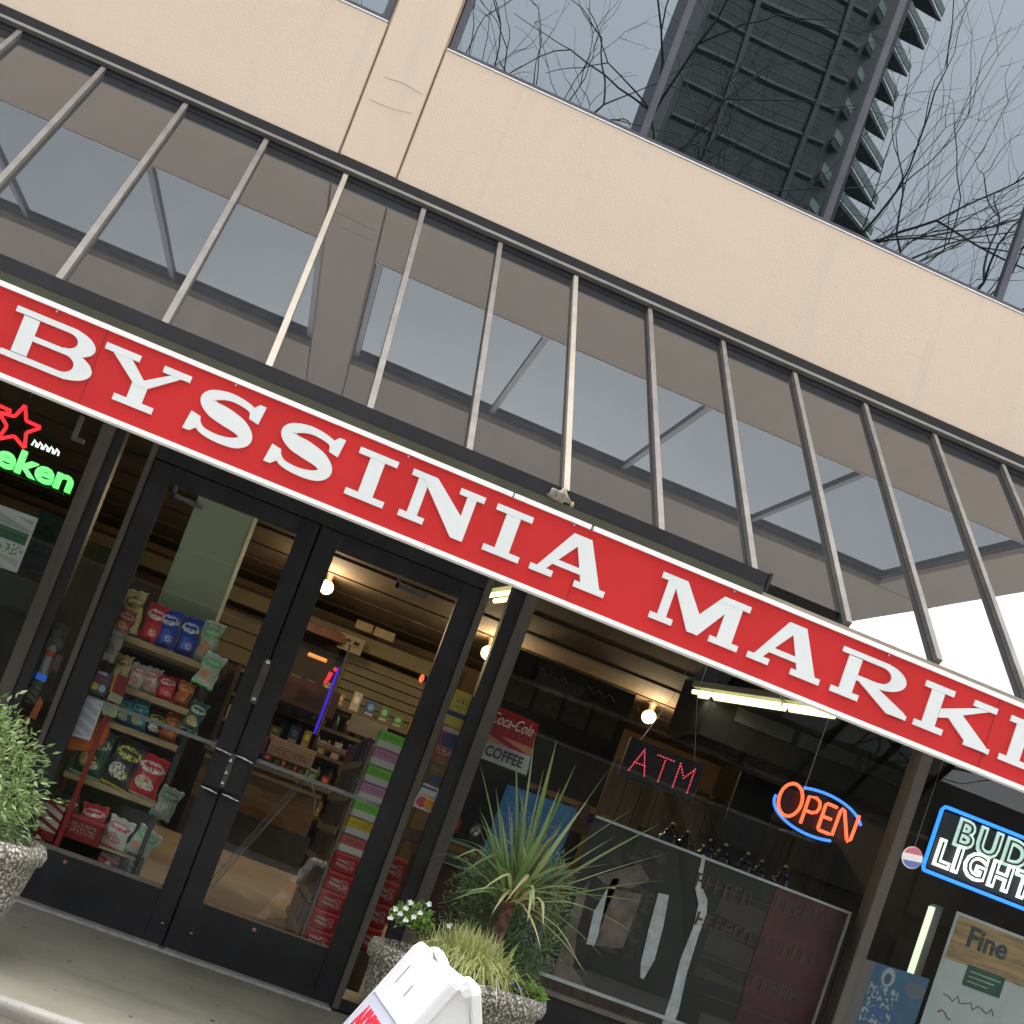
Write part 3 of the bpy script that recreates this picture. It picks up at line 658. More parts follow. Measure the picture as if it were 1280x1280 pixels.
def brow(z, items, x0=-.79, x1=-.33, y=.16, h=.2):
    n = len(items); w = (x1-x0)/n
    for i, (m, lab) in enumerate(items):
        bag('snack_bag', lab, x0+w*(i+.5)+random.uniform(-.006,.006), y+random.uniform(0,.05), z+.001, w*1.12, h*random.uniform(.88,1.08), m, GR, random.uniform(-.16,.16), .075)
tanb = chip('bag_tan', (0.850,0.684,0.285), (0.228,0.133,0.057), (0.850,0.798,0.418)); redb = chip('bag_red', (0.850,0.038,0.057), (0.850,0.850,0.850), (0.850,0.095,0.114))
blub = chip('bag_blue', (0.038,0.085,0.570), (0.850,0.850,0.850), (0.076,0.190,0.850)); grnb = chip('bag_green_white', (0.570,0.684,0.570), (0.095,0.570,0.152), (0.850,0.285,0.133))
brnb = chip('bag_dark', (0.057,0.048,0.057), (0.850,0.850,0.152), (0.850,0.850,0.850)); pinkb = chip('bag_red_white', (0.850,0.057,0.076), (0.850,0.850,0.850), (0.850,0.850,0.627))
ylb = chip('bag_yellow', (0.850,0.684,0.057), (0.850,0.152,0.076), (0.850,0.850,0.380)); tealb = chip('bag_teal', (0.076,0.342,0.494), (0.228,0.760,0.850), (0.850,0.570,0.190)); orb = chip('bag_orange', (0.798,0.190,0.057), (0.850,0.570,0.190), (0.570,0.095,0.038))
whb = chip('bag_white_pink', (0.850,0.850,0.798), (0.850,0.095,0.114), (0.570,0.228,0.190)); dgb = chip('bag_dark_green', (0.038,0.133,0.095), (0.665,0.760,0.665), (0.760,0.570,0.190))
brow(1.325, [(tanb, 'tan snack bag on the top shelf at the rack left end'), (redb, 'red snack bag with cream label on the top shelf'), (blub, 'blue snack bag with white band on the top shelf'), (blub, 'blue snack bag beside the green one on the top shelf'), (grnb, 'pale green snack bag at the right end of the top shelf')], -.80, -.335, h=.225)
bag('snack_bag', 'green and white snack bag hanging at the rack right end', -.335, .09, 1.22, .11, .17, grnb, GR, .1)
bag('snack_bag', 'dark green snack bag hanging below the green and white one', -.32, .09, 1.0, .09, .15, dgb, GR, .1)
bag('snack_bag', 'grey and green snack bag hanging low at the rack right end', -.30, .09, .56, .11, .16, chip('bag_grey_green', (.30,.33,.28), (.03,.15,.06), (.5,.5,.45)), GR, .1)
brow(1.095, [(tanb, 'tan and green bag on the second shelf left end'), (whb, 'white and pink bag on the second shelf'), (whb, 'flat white and pink bag near the second shelf right end'), (redb, 'small red bag squeezed on the second shelf'), (orb, 'small brown orange bag on the second shelf right end')], -.76, -.37, h=.135)
brow(.915, [(ylb, 'yellow bag on the third shelf left end'), (tealb, 'teal bag on the third shelf'), (tealb, 'teal and tan bag on the third shelf centre'), (brnb, 'small black bag on the third shelf'), (orb, 'orange bag on the third shelf right end')], -.76, -.36, h=.135)
brow(.625, [(dgb, 'green and white bag on the lowest shelf left end'), (brnb, 'black bag with yellow lettering on the lowest shelf'), (pinkb, 'large red bag with white lettering on the lowest shelf')], -.78, -.36, h=.235)

# items at the left edge of the door glass
def pcard(name, label, cat, m, Y, pts, t=.003):      # card through four photo corners (tl, tr, br, bl) lying on plane Y
    P = [at(x, y, Y) for x, y in pts]; c_ = sum(P, Vector())/4; k = MB()
    k.add([p-c_ for p in P]+[p-c_+Vector((0,t,0)) for p in P], [(0,3,2,1),(4,5,6,7),(0,1,5,4),(1,2,6,5),(2,3,7,6),(3,0,4,7)])
    return tag(fixn(k.build(name, m, None, tuple(c_))), label, cat)
bag('snack_bag', 'red striped bag hanging at the upper left of the door glass', at(156,775,.06).x, .06, at(158,786,.06).z-.03, .085, .12, chip('bag_red_stripe', (.35,.05,.04), (.5,.4,.35), (.5,.3,.1)), GR, .05, .03)
p_ = at(140,800,.05); bag('snack_bag', 'silver grey bag hanging below the red striped bag', p_.x, .05, p_.z-.10, .10, .19, chip('bag_silver', (.36,.34,.33), (.22,.2,.2), (.14,.09,.1)), GR, .05, .03)
pcard('flyer', 'blue flyer with coloured pictures on the left door glass', 'flyer', PRINT('flyer_multi', [('b',.5,.5,.42,.42,(.5,.06,.05)),('e',.3,.3,.2,.15,(.65,.5,.1)),('e',.7,.3,.18,.15,(.35,.5,.6)),('r',.4,.9,.3,.06,(.4,.5,.6))], (.03,.07,.14)), .03, ((124,838),(141,843),(131,872),(108,863)))
pcard('flyer', 'dark red flyer with orange edge on the left door glass', 'flyer', PRINT('flyer_red', [('r',.08,.5,.08,.5,(.6,.2,.05))], (.25,.02,.02)), .032, ((145,842),(162,848),(154,871),(136,864)))
nt_ = pcard('notice', 'white paper notice with faint writing on the left door glass', 'notice', PRINT('notice_print', [('s',.5,.5,.42,.42,(.42,.42,.55))], (.62,.62,.72), .6, .05), .028, ((101,869),(130,878),(112,926),(83,917)))
pcard('price_tag', 'small pale green price tag above its twin', 'tag', PRINT('tag_p', [('s',.5,.5,.4,.4,(.25,.3,.2))], (.5,.55,.38)), .03, ((139,864),(154,872),(150,880),(134,874)))
pcard('price_tag', 'small pale green price tag below its twin beside the notice', 'tag', _m['tag_p'], .03, ((131,881),(148,885),(144,897),(128,892)))
k = MB()
P0 = [at(x, y, .07) for x, y in ((119,896),(136,906),(135,917),(126,932),(112,939),(90,937),(75,935),(82,918))]; c0 = sum(P0, Vector())/8
k.prism([(p.x-c0.x, p.z-c0.z) for p in P0], lambda u, v, d: (u, d, v), .10); tag(bevel(fixn(k.build('orange_tray', orange, None, tuple(c0))), .006), 'orange plastic tray behind the white notice', 'tray')
# low boxes on floor
for i, (m_, l_) in enumerate(((brnb, 'black snack bag lying low at the rack foot'), (pinkb, 'red and white snack bag low at the rack foot'), (whb, 'pale snack bag low beside the red one at the rack foot'), (grnb, 'green and white snack bag low at the rack right foot'))):
    bag('snack_bag', l_, -.70+i*.115, .17, .37 if i < 2 else .35, .13, .15, m_, GR, .2*(i-1.5), .07)
box('low_shelf', wood, rk, -.785, -.34, .12, .40, .335, .349)
def rbox(label, r, Y, m, d=.14, nm='carton', cat='carton', group=None):
    o_ = MB().box(0, r[1]-r[0], 0, d, 0, r[3]-r[2]).build(nm, m, None, (r[0], Y, r[2])); bevel(o_, .004, 1); return tag(o_, label, cat, group)
redpr = PRINT('carton_red', [('b',.45,.5,.38,.22,(.45,.35,.25)),('r',.5,.93,.5,.06,(.5,.08,.06))], (.30,.02,.025))
rbox('red carton with faint lettering low behind the left door', (-.70,-.52,.33,.45), .10, redpr); rbox('red striped drinks pack in the lower left corner of the door', (-.825,-.715,.285,.47), .07, PRINT('carton_wave', [('s',.5,.6,.5,.35,(.6,.5,.48))], (.30,.02,.025)))
rbox('dark carton with red stripes on the floor of the rack', (-.50,-.40,.205,.33), .13, PRINT('carton_dk', [('s',.5,.5,.5,.4,(.4,.08,.08)),('e',.5,.5,.15,.2,(.5,.4,.35))], (.03,.05,.045)))
rbox('dark carton with white and red marks beside the striped one', (-.385,-.30,.205,.36), .13, PRINT('carton_dk2', [('r',.5,.12,.5,.12,(.35,.03,.03)),('b',.6,.6,.3,.3,(.5,.5,.5))], (.02,.03,.03)))

# ------------------------------------------------------------------ right door view: gondola, cartons, counter, back wall
gx0, gx1, gy0 = .595, .735, .45
gd = thing('magazine_stand', 'beige display stand with sloping tiers beside the coloured cartons', 'stand')
beige = M('beige_laminate', (.52,.44,.31), .5, var=.1, scale=4)
box('side_panel', beige, gd, .575, .588, .60, 1.9, .006, 1.30); box('back_panel', beige, gd, .76, .775, .60, 1.9, .006, 1.40)
box('end_panel', beige, gd, .589, .758, .595, .61, .006, 1.36)
prs = [PRINT('mag_%d' % i, [('b',.5,.5,.4,.4,c)], c2) for i, (c, c2) in enumerate([((.6,.25,.2),(.06,.10,.22)),((.65,.5,.3),(.22,.07,.08)),((.2,.35,.6),(.04,.04,.06)),((.6,.62,.65),(.10,.16,.26)),((.6,.45,.2),(.20,.16,.12))])]
for i in range(6):
    z = 1.16-i*.19
    box('tier_lip', beige, gd, .552, .560, .61, 1.9, z-.005, z+.035)
    for j in range(4):
        y = .63+j*.31; k = MB().box(.561, .572, y, y+.28, z+.006, z+.165)
        tag(k.build('magazine', prs[(i*3+j*2) % 5]), ['dark blue magazine','maroon magazine','black magazine','grey blue magazine','brown magazine'][(i*3+j*2) % 5]+' in tier %s of the display stand, %s from the front' % (('one','two','three','four','five','six')[i], ('first','second','third','fourth')[j]), 'magazine', 'magazines in the display stand')
cols = [('green', (.28,.80,.10)), ('pink', (.80,.38,.66)), ('green', (.28,.80,.10)), ('pink', (.80,.38,.66)), ('green', (.26,.78,.10)), ('yellow', (.85,.66,.04)), ('light red', (.82,.20,.17))]
zz = 1.375; names = ['topmost green', 'upper pink', 'second green', 'lower pink', 'lowest green', 'yellow', 'light red']
for i, (nm, c_) in enumerate(cols):
    m = PRINT('carton_%s' % nm.replace(' ', '_'), [('r',.5,.20,.6,.22,(.85,.86,.84)),('b',.5,.72,.34,.12,tuple(x*.35 for x in c_))], c_, .4, .1)
    rbox('%s product box in the stack behind the right door' % names[i], (gx0-.01, gx1-.02, zz-.094, zz-.003), gy0, m, .13, 'product_box', 'box'); zz -= .0955
redc = PRINT('carton_soda', [('s',.35,.45,.22,.2,(.62,.45,.42)),('b',.72,.45,.16,.26,(.75,.60,.58)),('r',.5,.94,.6,.06,(.85,.12,.10))], (.62,.02,.03))
for i, w_ in enumerate(('top', 'second', 'third', 'fourth', 'bottom')):
    rbox('%s red drinks carton with white marks at the foot of the stack' % w_, (gx0-.012, gx1-.02, zz-.102, zz-.003), gy0, redc, .13, 'drinks_carton', 'carton'); zz -= .1035
# ramped aisle floor and checkout counter
k = MB(); k.add([(-.86,.10,.006),(1.40,.10,.006),(1.40,3.9,.335),(-.86,3.9,.335),(-.86,.10,-.05),(1.40,.10,-.05),(1.40,3.9,-.05),(-.86,3.9,-.05)], [(0,1,2,3),(0,4,5,1),(1,5,6,2),(2,6,7,3),(3,7,4,0)]); k.build('ramp', floor_in, bld)
box('raised_floor', floor_in, bld, -.86, 1.40, 3.902, 5.19, -.05, .335)
ct = thing('checkout_counter', 'brown wooden checkout counter with dark base seen through the right door', 'counter')
cw = M('counter_brown_wood', (.20,.12,.06), .5, var=.2, scale=4, sc=(1,1,5))
box('front_panel', cw, ct, -.35, .66, 3.94, 4.0, .66, 1.05); box('toe_kick', M('toe_charcoal', (.05,.053,.055), .6), ct, -.35, .70, 3.93, 4.0, .338, .655); box('countertop', M('counter_top_grey', (.2,.19,.17), .3), ct, -.38, .72, 3.90, 4.5, 1.052, 1.085, .004)
box('trim', wood, ct, -.35, .66, 3.925, 3.938, .99, 1.02)
rbox('pale pink freezer box with dark lettering on the counter', R2(3.95, 338, 918, 388, 962), 3.95, PRINT('pinkish_box', [('b',.5,.35,.4,.22,(.05,.04,.04))], (.33,.24,.20)), .3, 'display_box', 'box')
rbox('plain tan cardboard sheet above the display stand', R2(2.2, 440, 892, 478, 930), 2.2, M('cardboard_tan', (.34,.26,.17), .8), .02, 'cardboard_panel', 'panel')
rbox('small red and white display box left of the cardboard', R2(2.9, 398, 925, 440, 948), 2.9, PRINT('rw_box', [('b',.5,.5,.4,.3,(.12,.06,.06)),('r',.5,.08,.5,.08,(.4,.03,.03))], (.38,.3,.3)), .15, 'display_box', 'box')
rbox('small purple box at the left end of the counter', R2(3.95, 318, 915, 332, 945), 3.95, M('purple_box', (.10,.03,.12), .5), .1, 'display_box', 'box')
# pale strips added to imitate a reflection in the right door glass
ac = thing('reflection_strips', 'pale inverted-V strips imitating a reflection in the right door glass', 'reflection')
mac = GLASS('milky_reflection', (.80,.78,.74), 1.5, .25)
mac2 = M('reflection_edge', (.22,.19,.16), .4)
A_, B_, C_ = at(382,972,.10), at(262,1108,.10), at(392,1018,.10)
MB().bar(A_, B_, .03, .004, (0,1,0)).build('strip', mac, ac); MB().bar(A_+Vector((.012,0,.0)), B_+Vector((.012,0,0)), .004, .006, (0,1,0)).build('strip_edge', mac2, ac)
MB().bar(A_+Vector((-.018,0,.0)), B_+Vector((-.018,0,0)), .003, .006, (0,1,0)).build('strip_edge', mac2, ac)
MB().tube([A_+Vector((-.02,0,0)), A_+Vector((.01,0,.012)), A_.lerp(C_,.5)+Vector((.025,0,.01)), C_], .005, 6).build('reflection_curve', mac2, ac)
# back wall: valance, slatted shutter, panels
Yb = 4.9
sh = thing('slatted_wall_display', 'cream slatted wall panelling with valance at the back of the shop', 'wall panelling')
cream = M('cream_slat_paint', (.19,.16,.09), .6, var=.1, scale=3)
def slats(z_hi, z_lo, x0, x1, n, y=Yb):
    dz = (z_hi-z_lo)/n
    for i in range(n): box('slat', cream, sh, x0, x1, y, y+.05, z_hi-dz*(i+1)+.012, z_hi-dz*i)
box('backing', darkwood, sh, -3.2, 1.6, Yb+.055, Yb+.08, .9, 2.6)
va = R2(Yb, 405, 756, 545, 822)
box('valance', cream, sh, -3.2, 1.45, Yb-.15, Yb-.02, 2.40, 2.53)
slats(2.36, 1.86, .52, 1.45, 6); slats(2.34, 1.9, -1.0, -.30, 3)
box('divider', cream, sh, .48, .515, Yb-.03, Yb+.05, 1.86, 2.38)
rbox('dark red ribbed crate on the wall shelf behind the right door', R2(4.5, 383, 775, 428, 805), 4.5, M('ribbed_red', (.17,.03,.02), .5, var=.3, scale=14, sc=(1,.1,.1)), .2, 'crate', 'crate')
pc = card('price_board', 'white price board with dark marks on the back wall', 'sign', PRINT('price_board_p', [('e',.35,.65,.12,.1,(.03,.03,.03)),('r',.7,.62,.12,.12,(.02,.02,.02)),('r',.5,.40,.38,.03,(.25,.04,.03))], (.33,.30,.23)), 4.6, R2(4.6, 428, 790, 450, 820))
card('paper_sheet', 'left of two cream sheets pinned to the valance', 'paper', M('cream_paper', (.42,.35,.22), .7), 4.7, R2(4.7, 447, 774, 464, 792)); card('paper_sheet', 'right of two cream sheets pinned to the valance', 'paper', M('cream_paper', (.42,.35,.22), .7), 4.7, R2(4.7, 470, 783, 491, 803))
bs = thing('back_shelves', 'dark wooden shelving with bottles along the back wall', 'shelving')
for z in (.55, .85, 1.12, 1.38, 1.62, 1.84): box('shelf', M('shelf_olive_wood', (.16,.12,.065), .6), bs, -.35, 1.5, 4.55, 4.88, z-.03, z)
for x in (-.36, .3, .9, 1.51): box('upright', darkwood, bs, x-.02, x+.02, 4.56, 4.88, .01, 1.87)
cl = [(.10,.08,.05),(.04,.06,.04),(.12,.04,.03),(.16,.14,.10),(.05,.05,.06),(.22,.15,.08),(.06,.10,.05)]; cn = ['amber','green','red','cream','black','tan','olive']
base_b = []
for i, c_ in enumerate(cl):
    me = MB().lathe([(0,0),(.034,0),(.036,.01),(.036,.11),(.014,.15),(.013,.19),(0,.19)], n=10)
    base_b.append(M('bottle_'+cn[i], c_, .25, var=.2, scale=30))
ORD = 'first second third fourth fifth sixth seventh eighth ninth tenth eleventh twelfth thirteenth fourteenth fifteenth sixteenth'.split(); rr_ = random.Random(11)
for zi, z in enumerate((.85, 1.12, 1.38, 1.62)):
    for i in range(16):
        ci = rr_.randrange(7)
        o_ = MB().lathe([(0,0),(.034,0),(.036,.01),(.036,.11),(.014,.15),(.013,.19),(0,.19)], n=10).build('bottle', base_b[ci], None, (-.29+i*.112+rr_.uniform(-.01,.01), 4.64, z+.001)) if (ci, 'b') not in _m else None
        if o_: _m[(ci, 'b')] = o_; src = o_
        else: src = _m[(ci, 'b')].copy(); COL.objects.link(src); src.location = (-.29+i*.112+rr_.uniform(-.01,.01), 4.64, z+.001)
        if zi == 3 and False: pass
        tag(src, '%s bottle, %s from the left on the %s back shelf' % (cn[ci], ORD[i], ('lowest filled','second','third','top')[zi]), 'bottle', 'bottles on the back shelves')
bxc = [('tan', (.36,.26,.14)), ('white', (.5,.48,.42)), ('red', (.35,.04,.03)), ('green', (.08,.22,.08)), ('blue', (.05,.12,.30)), ('yellow', (.5,.38,.06))]
for zi, z in enumerate((.55, .85, 1.12, 1.38, 1.84)):
    for i in range(13):
        ci = rr_.randrange(6); w = rr_.uniform(.06,.10); h_ = rr_.uniform(.08,.17)
        o_ = MB().box(-w/2, w/2, -.03, .03, 0, h_).build('grocery_box', PRINT('grocery_'+bxc[ci][0], [('e',.5,.6,.3,.2,tuple(min(.8, x*2+.1) for x in bxc[ci][1])),('r',.5,.15,.4,.06,(.5,.48,.42))], bxc[ci][1], .5, .2), None, (-.28+i*.138+rr_.uniform(-.015,.015), 4.585, z+.001))
        tag(o_, '%s grocery box, %s from the left at the front of the %s back shelf' % (bxc[ci][0], ORD[i], ('lowest','second','third','fourth','uppermost')[zi]), 'box', 'grocery boxes on the back shelves')
for i in range(9):
    ci = rr_.randrange(6); h_ = rr_.uniform(.06,.16)
    o_ = MB().box(-.04, .04, -.03, .03, 0, h_).build('counter_item', PRINT('grocery_'+bxc[ci][0], [], bxc[ci][1]), None, (-.30+i*.105, 4.2, 1.086)); tag(o_, '%s packet standing on the checkout counter, %s from the left' % (bxc[ci][0], ORD[i]), 'packet', 'packets on the checkout counter')
# blue led strip, red led
a_, b_ = at(424,835,2.6), at(392,917,2.6); x_ = (a_.x+b_.x)/2
t = thing('led_strip', 'vertical deep blue LED strip inside the shop', 'light'); MB().tube([(x_,2.6,b_.z),(x_,2.6,a_.z)], .009, 8).build('blue_tube', EM('deep_blue_led', (.05,.02,.75), .55, (.02,.02,.2)), t)
box('holder', steel, t, x_+.016, x_+.03, 2.6, 2.63, b_.z, a_.z+.18)
p_ = at(413,843,2.6); t = thing('red_led', 'small red glowing figure beside the blue LED strip', 'light', tuple(p_)); rl = EM('red_glow', (.9,.03,.05), .7, (.2,0,0))
MB().sphere((.02,0,.045), .015, 8, 6).build('dot', rl, t); MB().tube([(0,0,.015),(-.005,0,-.035),(-.02,0,-.075)], [.016,.014,.009], 8).build('glow_body', rl, t)
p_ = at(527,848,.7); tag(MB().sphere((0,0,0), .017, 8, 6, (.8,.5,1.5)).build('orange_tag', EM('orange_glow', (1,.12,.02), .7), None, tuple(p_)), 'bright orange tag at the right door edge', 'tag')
for k_, (q, c_, lb_) in enumerate((((386,815,408,828), (.5,.2,.06), 'orange strip light box on the counter shelf'),)):
    rbox(lb_, R2(3.9, *q), 3.9, EM('orange_lit_strip', (.9,.3,.08), .5, c_), .05, 'strip_box', 'box')
rbox('dark red cooler cabinet behind the counter', R2(4.2, 352, 838, 415, 900), 4.2, M('cooler_maroon', (.07,.02,.015), .4, var=.3), .25, 'cooler', 'cooler')

# ------------------------------------------------------------------ sidelights
rbox('brown panelled cabinet in the left sidelight', (-1.16,-.96,.9,1.75), .55, M('brown_cabinet', (.07,.04,.018), .5, var=.3, scale=3, sc=(5,1,1)), .3, 'cabinet', 'cabinet')
bag('plastic_bag', 'grey clear plastic bag in the left sidelight', at(66,800,.12).x, .12, at(66,806,.12).z-.03, .12, .14, M('grey_film', (.22,.2,.19), .25, var=.3, scale=30), None, .05, .05)
bt = at(59,828,.10); t = thing('water_bottle', 'clear bottle with orange band and blue base in the left sidelight', 'bottle', (bt.x,.10,bt.z-.09)); wht = M('bottle_white', (.6,.62,.66), .2)
MB().lathe([(0,.03),(.024,.03),(.026,.05),(.024,.12),(.026,.15),(.012,.18),(0,.18)], n=12).build('body', wht, t); MB().lathe([(0,0),(.025,0),(.025,.03)], n=12).build('blue_base', EM('blue_base_p', (.05,.2,.9), .2, (.05,.2,.9)), t); MB().lathe([(.0265,.12),(.0265,.145)], n=12).build('orange_band', orange, t)
pcard('flyer', 'dark red and white leaflet in the left sidelight', 'flyer', PRINT('leaf1', [('b',.5,.5,.4,.4,(.35,.3,.28))], (.13,.03,.04)), .06, ((72,816),(80,819),(72,842),(62,838)))
pcard('flyer', 'green leaflet in the left sidelight', 'flyer', PRINT('leaf2', [('s',.5,.5,.5,.5,(.2,.18,.12))], (.015,.09,.055)), .06, ((38,848),(54,852),(44,880),(28,878)))
pcard('flyer', 'orange leaflet low in the left sidelight', 'flyer', orange, .065, ((50,870),(54,878),(44,900),(36,896)))
rbox('olive grey panel behind the left window', (-3.3,-1.2,.45,1.45), .5, M('olive_panel', (.045,.045,.03), .7, var=.3, scale=3), .02, 'display_backing', 'panel')
rbox('dark blue patterned curtain beside the green poster', R2(.2, 50, 635, 62, 722), .2, M('navy_pattern', (.02,.025,.045), .7, var=.7, scale=30), .01, 'curtain', 'curtain')
ps = pcard('poster', 'white poster with dark green label in the left window', 'poster', PRINT('poster_green', [('r',.62,.60,.34,.10,(.02,.10,.05)),('b',.6,.38,.36,.09,(.10,.26,.03)),('s',.5,.82,.45,.1,(.35,.37,.38)),('s',.5,.15,.45,.1,(.4,.42,.42))], (.55,.58,.60), .5, .05), .03, ((-30,620),(48,648),(21,716),(-58,690)))
# right sidelight posters
def post_(lab, pts, base, layers, Y=.028, cat='poster', nm='poster', rough=.45): return pcard(nm, lab, cat, PRINT('pr_'+lab.replace(' ', '_')[:40], layers, base, rough, .1), Y, pts)
post_('yellow price poster with navy band in the right sidelight', ((571,861),(602,874),(585,916),(553,903)), (.50,.40,.05), [('r',.5,.34,.5,.07,(.03,.03,.12)),('b',.5,.68,.3,.14,(.08,.07,.02))])
post_('red white and navy card below the yellow poster', ((551,905),(583,917),(572,957),(536,941)), (.32,.05,.05), [('e',.5,.62,.3,.24,(.04,.04,.14)),('b',.5,.25,.3,.12,(.6,.6,.6)),('r',.45,.92,.3,.07,(.5,.4,.38))])
post_('dark card with orange and blue pictures', ((539,950),(562,960),(553,985),(529,975)), (.10,.09,.07), [('b',.5,.65,.35,.2,(.5,.25,.06)),('e',.5,.25,.28,.15,(.04,.08,.25))])
post_('bright white payment card sticker with red and orange discs', ((530,978),(552,988),(542,1018),(515,1007)), (.80,.82,.88), [('e',.34,.28,.24,.2,(.75,.05,.12)),('e',.68,.28,.24,.2,(.9,.4,.02)),('r',.5,.56,.34,.05,(.85,.5,.15)),('r',.45,.86,.35,.05,(.10,.12,.4))], cat='sticker', nm='sticker')
post_('small red and grey card low in the right sidelight', ((507,1032),(530,1040),(520,1055),(500,1048)), (.05,.03,.03), [('b',.5,.5,.4,.3,(.3,.04,.03))])
for i, w_ in enumerate(('upper', 'second', 'third', 'lowest')):
    z = .78-i*.12; rbox('%s red carton stacked at the foot of the right sidelight' % w_, (.79,.895,z-.116,z), .10, redc, .14, 'drinks_carton', 'carton')
rbox('brown cardboard box beneath the red sidelight cartons', (.79,.885,.10,.30), .10, M('brown_card', (.20,.12,.08), .8), .14)
cab = rbox('deep red counter cabinet with grey top rail behind the palm', (1.0,1.36,.45,.83), .45, M('deep_red_panel', (.09,.008,.012), .4), .3, 'cabinet', 'cabinet')
box('top_rail', M('rail_greyblue', (.07,.08,.10), .4), cab, -.02, .38, -.02, .3, .382, .46)
box('edge_strip', steel, cab, -.02, .38, -.024, -.021, .385, .392)

# ------------------------------------------------------------------ right window
mn = thing('menu_board', 'black menu board with pale panels hanging inside the right window', 'menu board')
Ym = 3.2
c1, c2 = at(650,815,Ym), at(797,865,Ym); c3 = at(772,910,Ym)
mx0, mx1, mz1 = at(640,815,Ym).x, at(795,870,Ym).x, (c1.z+c2.z)/2
box('board', M('board_black', (.016,.015,.013), .5), mn, mx0, mx1, Ym, Ym+.04, mz1-.95, mz1)
for i in range(4):
    w = (mx1-mx0-.1)/4; xa = mx0+.05+i*w
    pn = box('menu_panel', M('menu_panel_grey', (.075,.07,.058), .6, var=.2, scale=14), mn, xa+.012, xa+w-.02, Ym-.006, Ym-.001, mz1-.42, mz1-.20)
for i in range(3): 
    xa = mx0+.25+i*.42; k = MB().tube([(xa+.03*j, Ym-.004, mz1-.10+.025*sin(j*2.1+i)) for j in range(9)], .005, 5); k.build('chalk_script', M('chalk', (.2,.2,.18), .8), mn)
rbox('dark lower cabinet band below the menu board', (mx0,mx1,mz1-1.45,mz1-.98), Ym+.1, M('olive_dark', (.03,.024,.014), .7, var=.5, scale=6), .3, 'cabinet', 'cabinet')
# dark bulkhead panels along ceiling near the right window
bk = thing('ceiling_duct', 'dark boxed ceiling duct with grey panels at the right', 'duct')
da = atz(935,905,2.55); 
box('duct_body', M('duct_dark', (.012,.011,.009), .9), bk, 2.75, 4.4, 1.9, 2.5, 2.25, 2.79); 
for i in range(3): box('duct_panel', M('duct_panel_grey', (.07,.07,.068), .6), bk, 2.95+i*.48, 3.38+i*.48, 1.885, 1.899, 2.42, 2.52)
pf = thing('pendant_fan', 'small brass arm fixture left of the ceiling duct', 'light fixture', tuple(at(862,895,2.4)))
MB().tube([(0,0,.3),(0,0,.05),(.04,0,-.06)], .010, 8).build('arm', M('brass', (.45,.28,.1), .35, .8), pf); MB().lathe([(0,.05),(.05,.03),(.12,-.05),(.11,-.05)], (.12,0,-.05), 14).build('shade', M('dark_shade', (.03,.028,.02), .5), pf); MB().sphere((.0,0,.06), .022, 8, 6).build('ball', M('brass', (.45,.28,.1)), pf)
# right-hand plank wall
pw = thing('plank_wall', 'brown vertical plank partition behind the OPEN sign', 'partition')
for i in range(16): box('plank', M('plank_brown', (.17,.115,.065), .8, var=.25, scale=3, sc=(3,3,.4)), pw, 2.5+i*.13, 2.622+i*.13, 2.6+.003*(i % 3), 2.65, .01, 2.0)
dk = rbox('tall dark doorway curtain behind the right window', (3.30,3.62,.4,2.2), 2.3, M('dark_curtain', (.02,.02,.025), .8), .03, 'curtain', 'curtain')
# cola panel with coffee banner
co = pcard('cola_coffee_sign', 'red panel with white script and the word COFFEE beneath', 'sign', PRINT('cola', [('r',.5,.18,.5,.20,(.52,.54,.55)),('s',.5,.45,.5,.08,(.5,.2,.12)),('r',.5,.02,.5,.03,(.05,.04,.04))], (.36,.015,.022)), .20, ((622,882),(674,905),(657,972),(598,950)))
pc_ = at(640,905,.17)-co.location; text('Coca-Cola', .085, M('script_white', (.7,.66,.64), .5), co, (pc_.x+.00, -.028, pc_.z+.0), sx=.62, shear=.35)
pc_ = at(630,946,.17)-co.location; text('COFFEE', .075, ink, co, (pc_.x+.0, -.028, pc_.z+.0), sx=.78, offset=.002)
# coffee machine blob, shelving with dispensers
cm = thing('coffee_machine', 'black coffee machine with chrome taps behind the spiky palm', 'coffee machine')
xa, xb_, za, zb_ = R2(.5, 590, 960, 640, 1070); xa = 1.05; xb_ = 1.42
box('body', blackp, cm, xa, xb_, .5, .85, .95, 1.45, .01); box('top', steel, cm, xa+.02, xb_-.02, .52, .83, 1.455, 1.475)
for i in range(3): MB().lathe([(0,0),(.03,0),(.034,.06),(.02,.09),(0,.09)], (xa+.07+i*.11,.47,1.0), 12).build('cup', [redp, steel, white_paint][i], cm); box('tap', chrome, cm, xa+.06+i*.11, xa+.08+i*.11, .46, .499, 1.22, 1.26)
box('drip_tray', steel, cm, xa+.01, xb_-.01, .42, .498, .95, .965)
bp_ = pcard('poster', 'bright blue poster behind the palm leaves', 'poster', PRINT('blue_post', [('b',.5,.5,.36,.3,(.10,.22,.38))], (.035,.16,.38), .4), .05, ((634,980),(722,1012),(690,1095),(601,1070)))
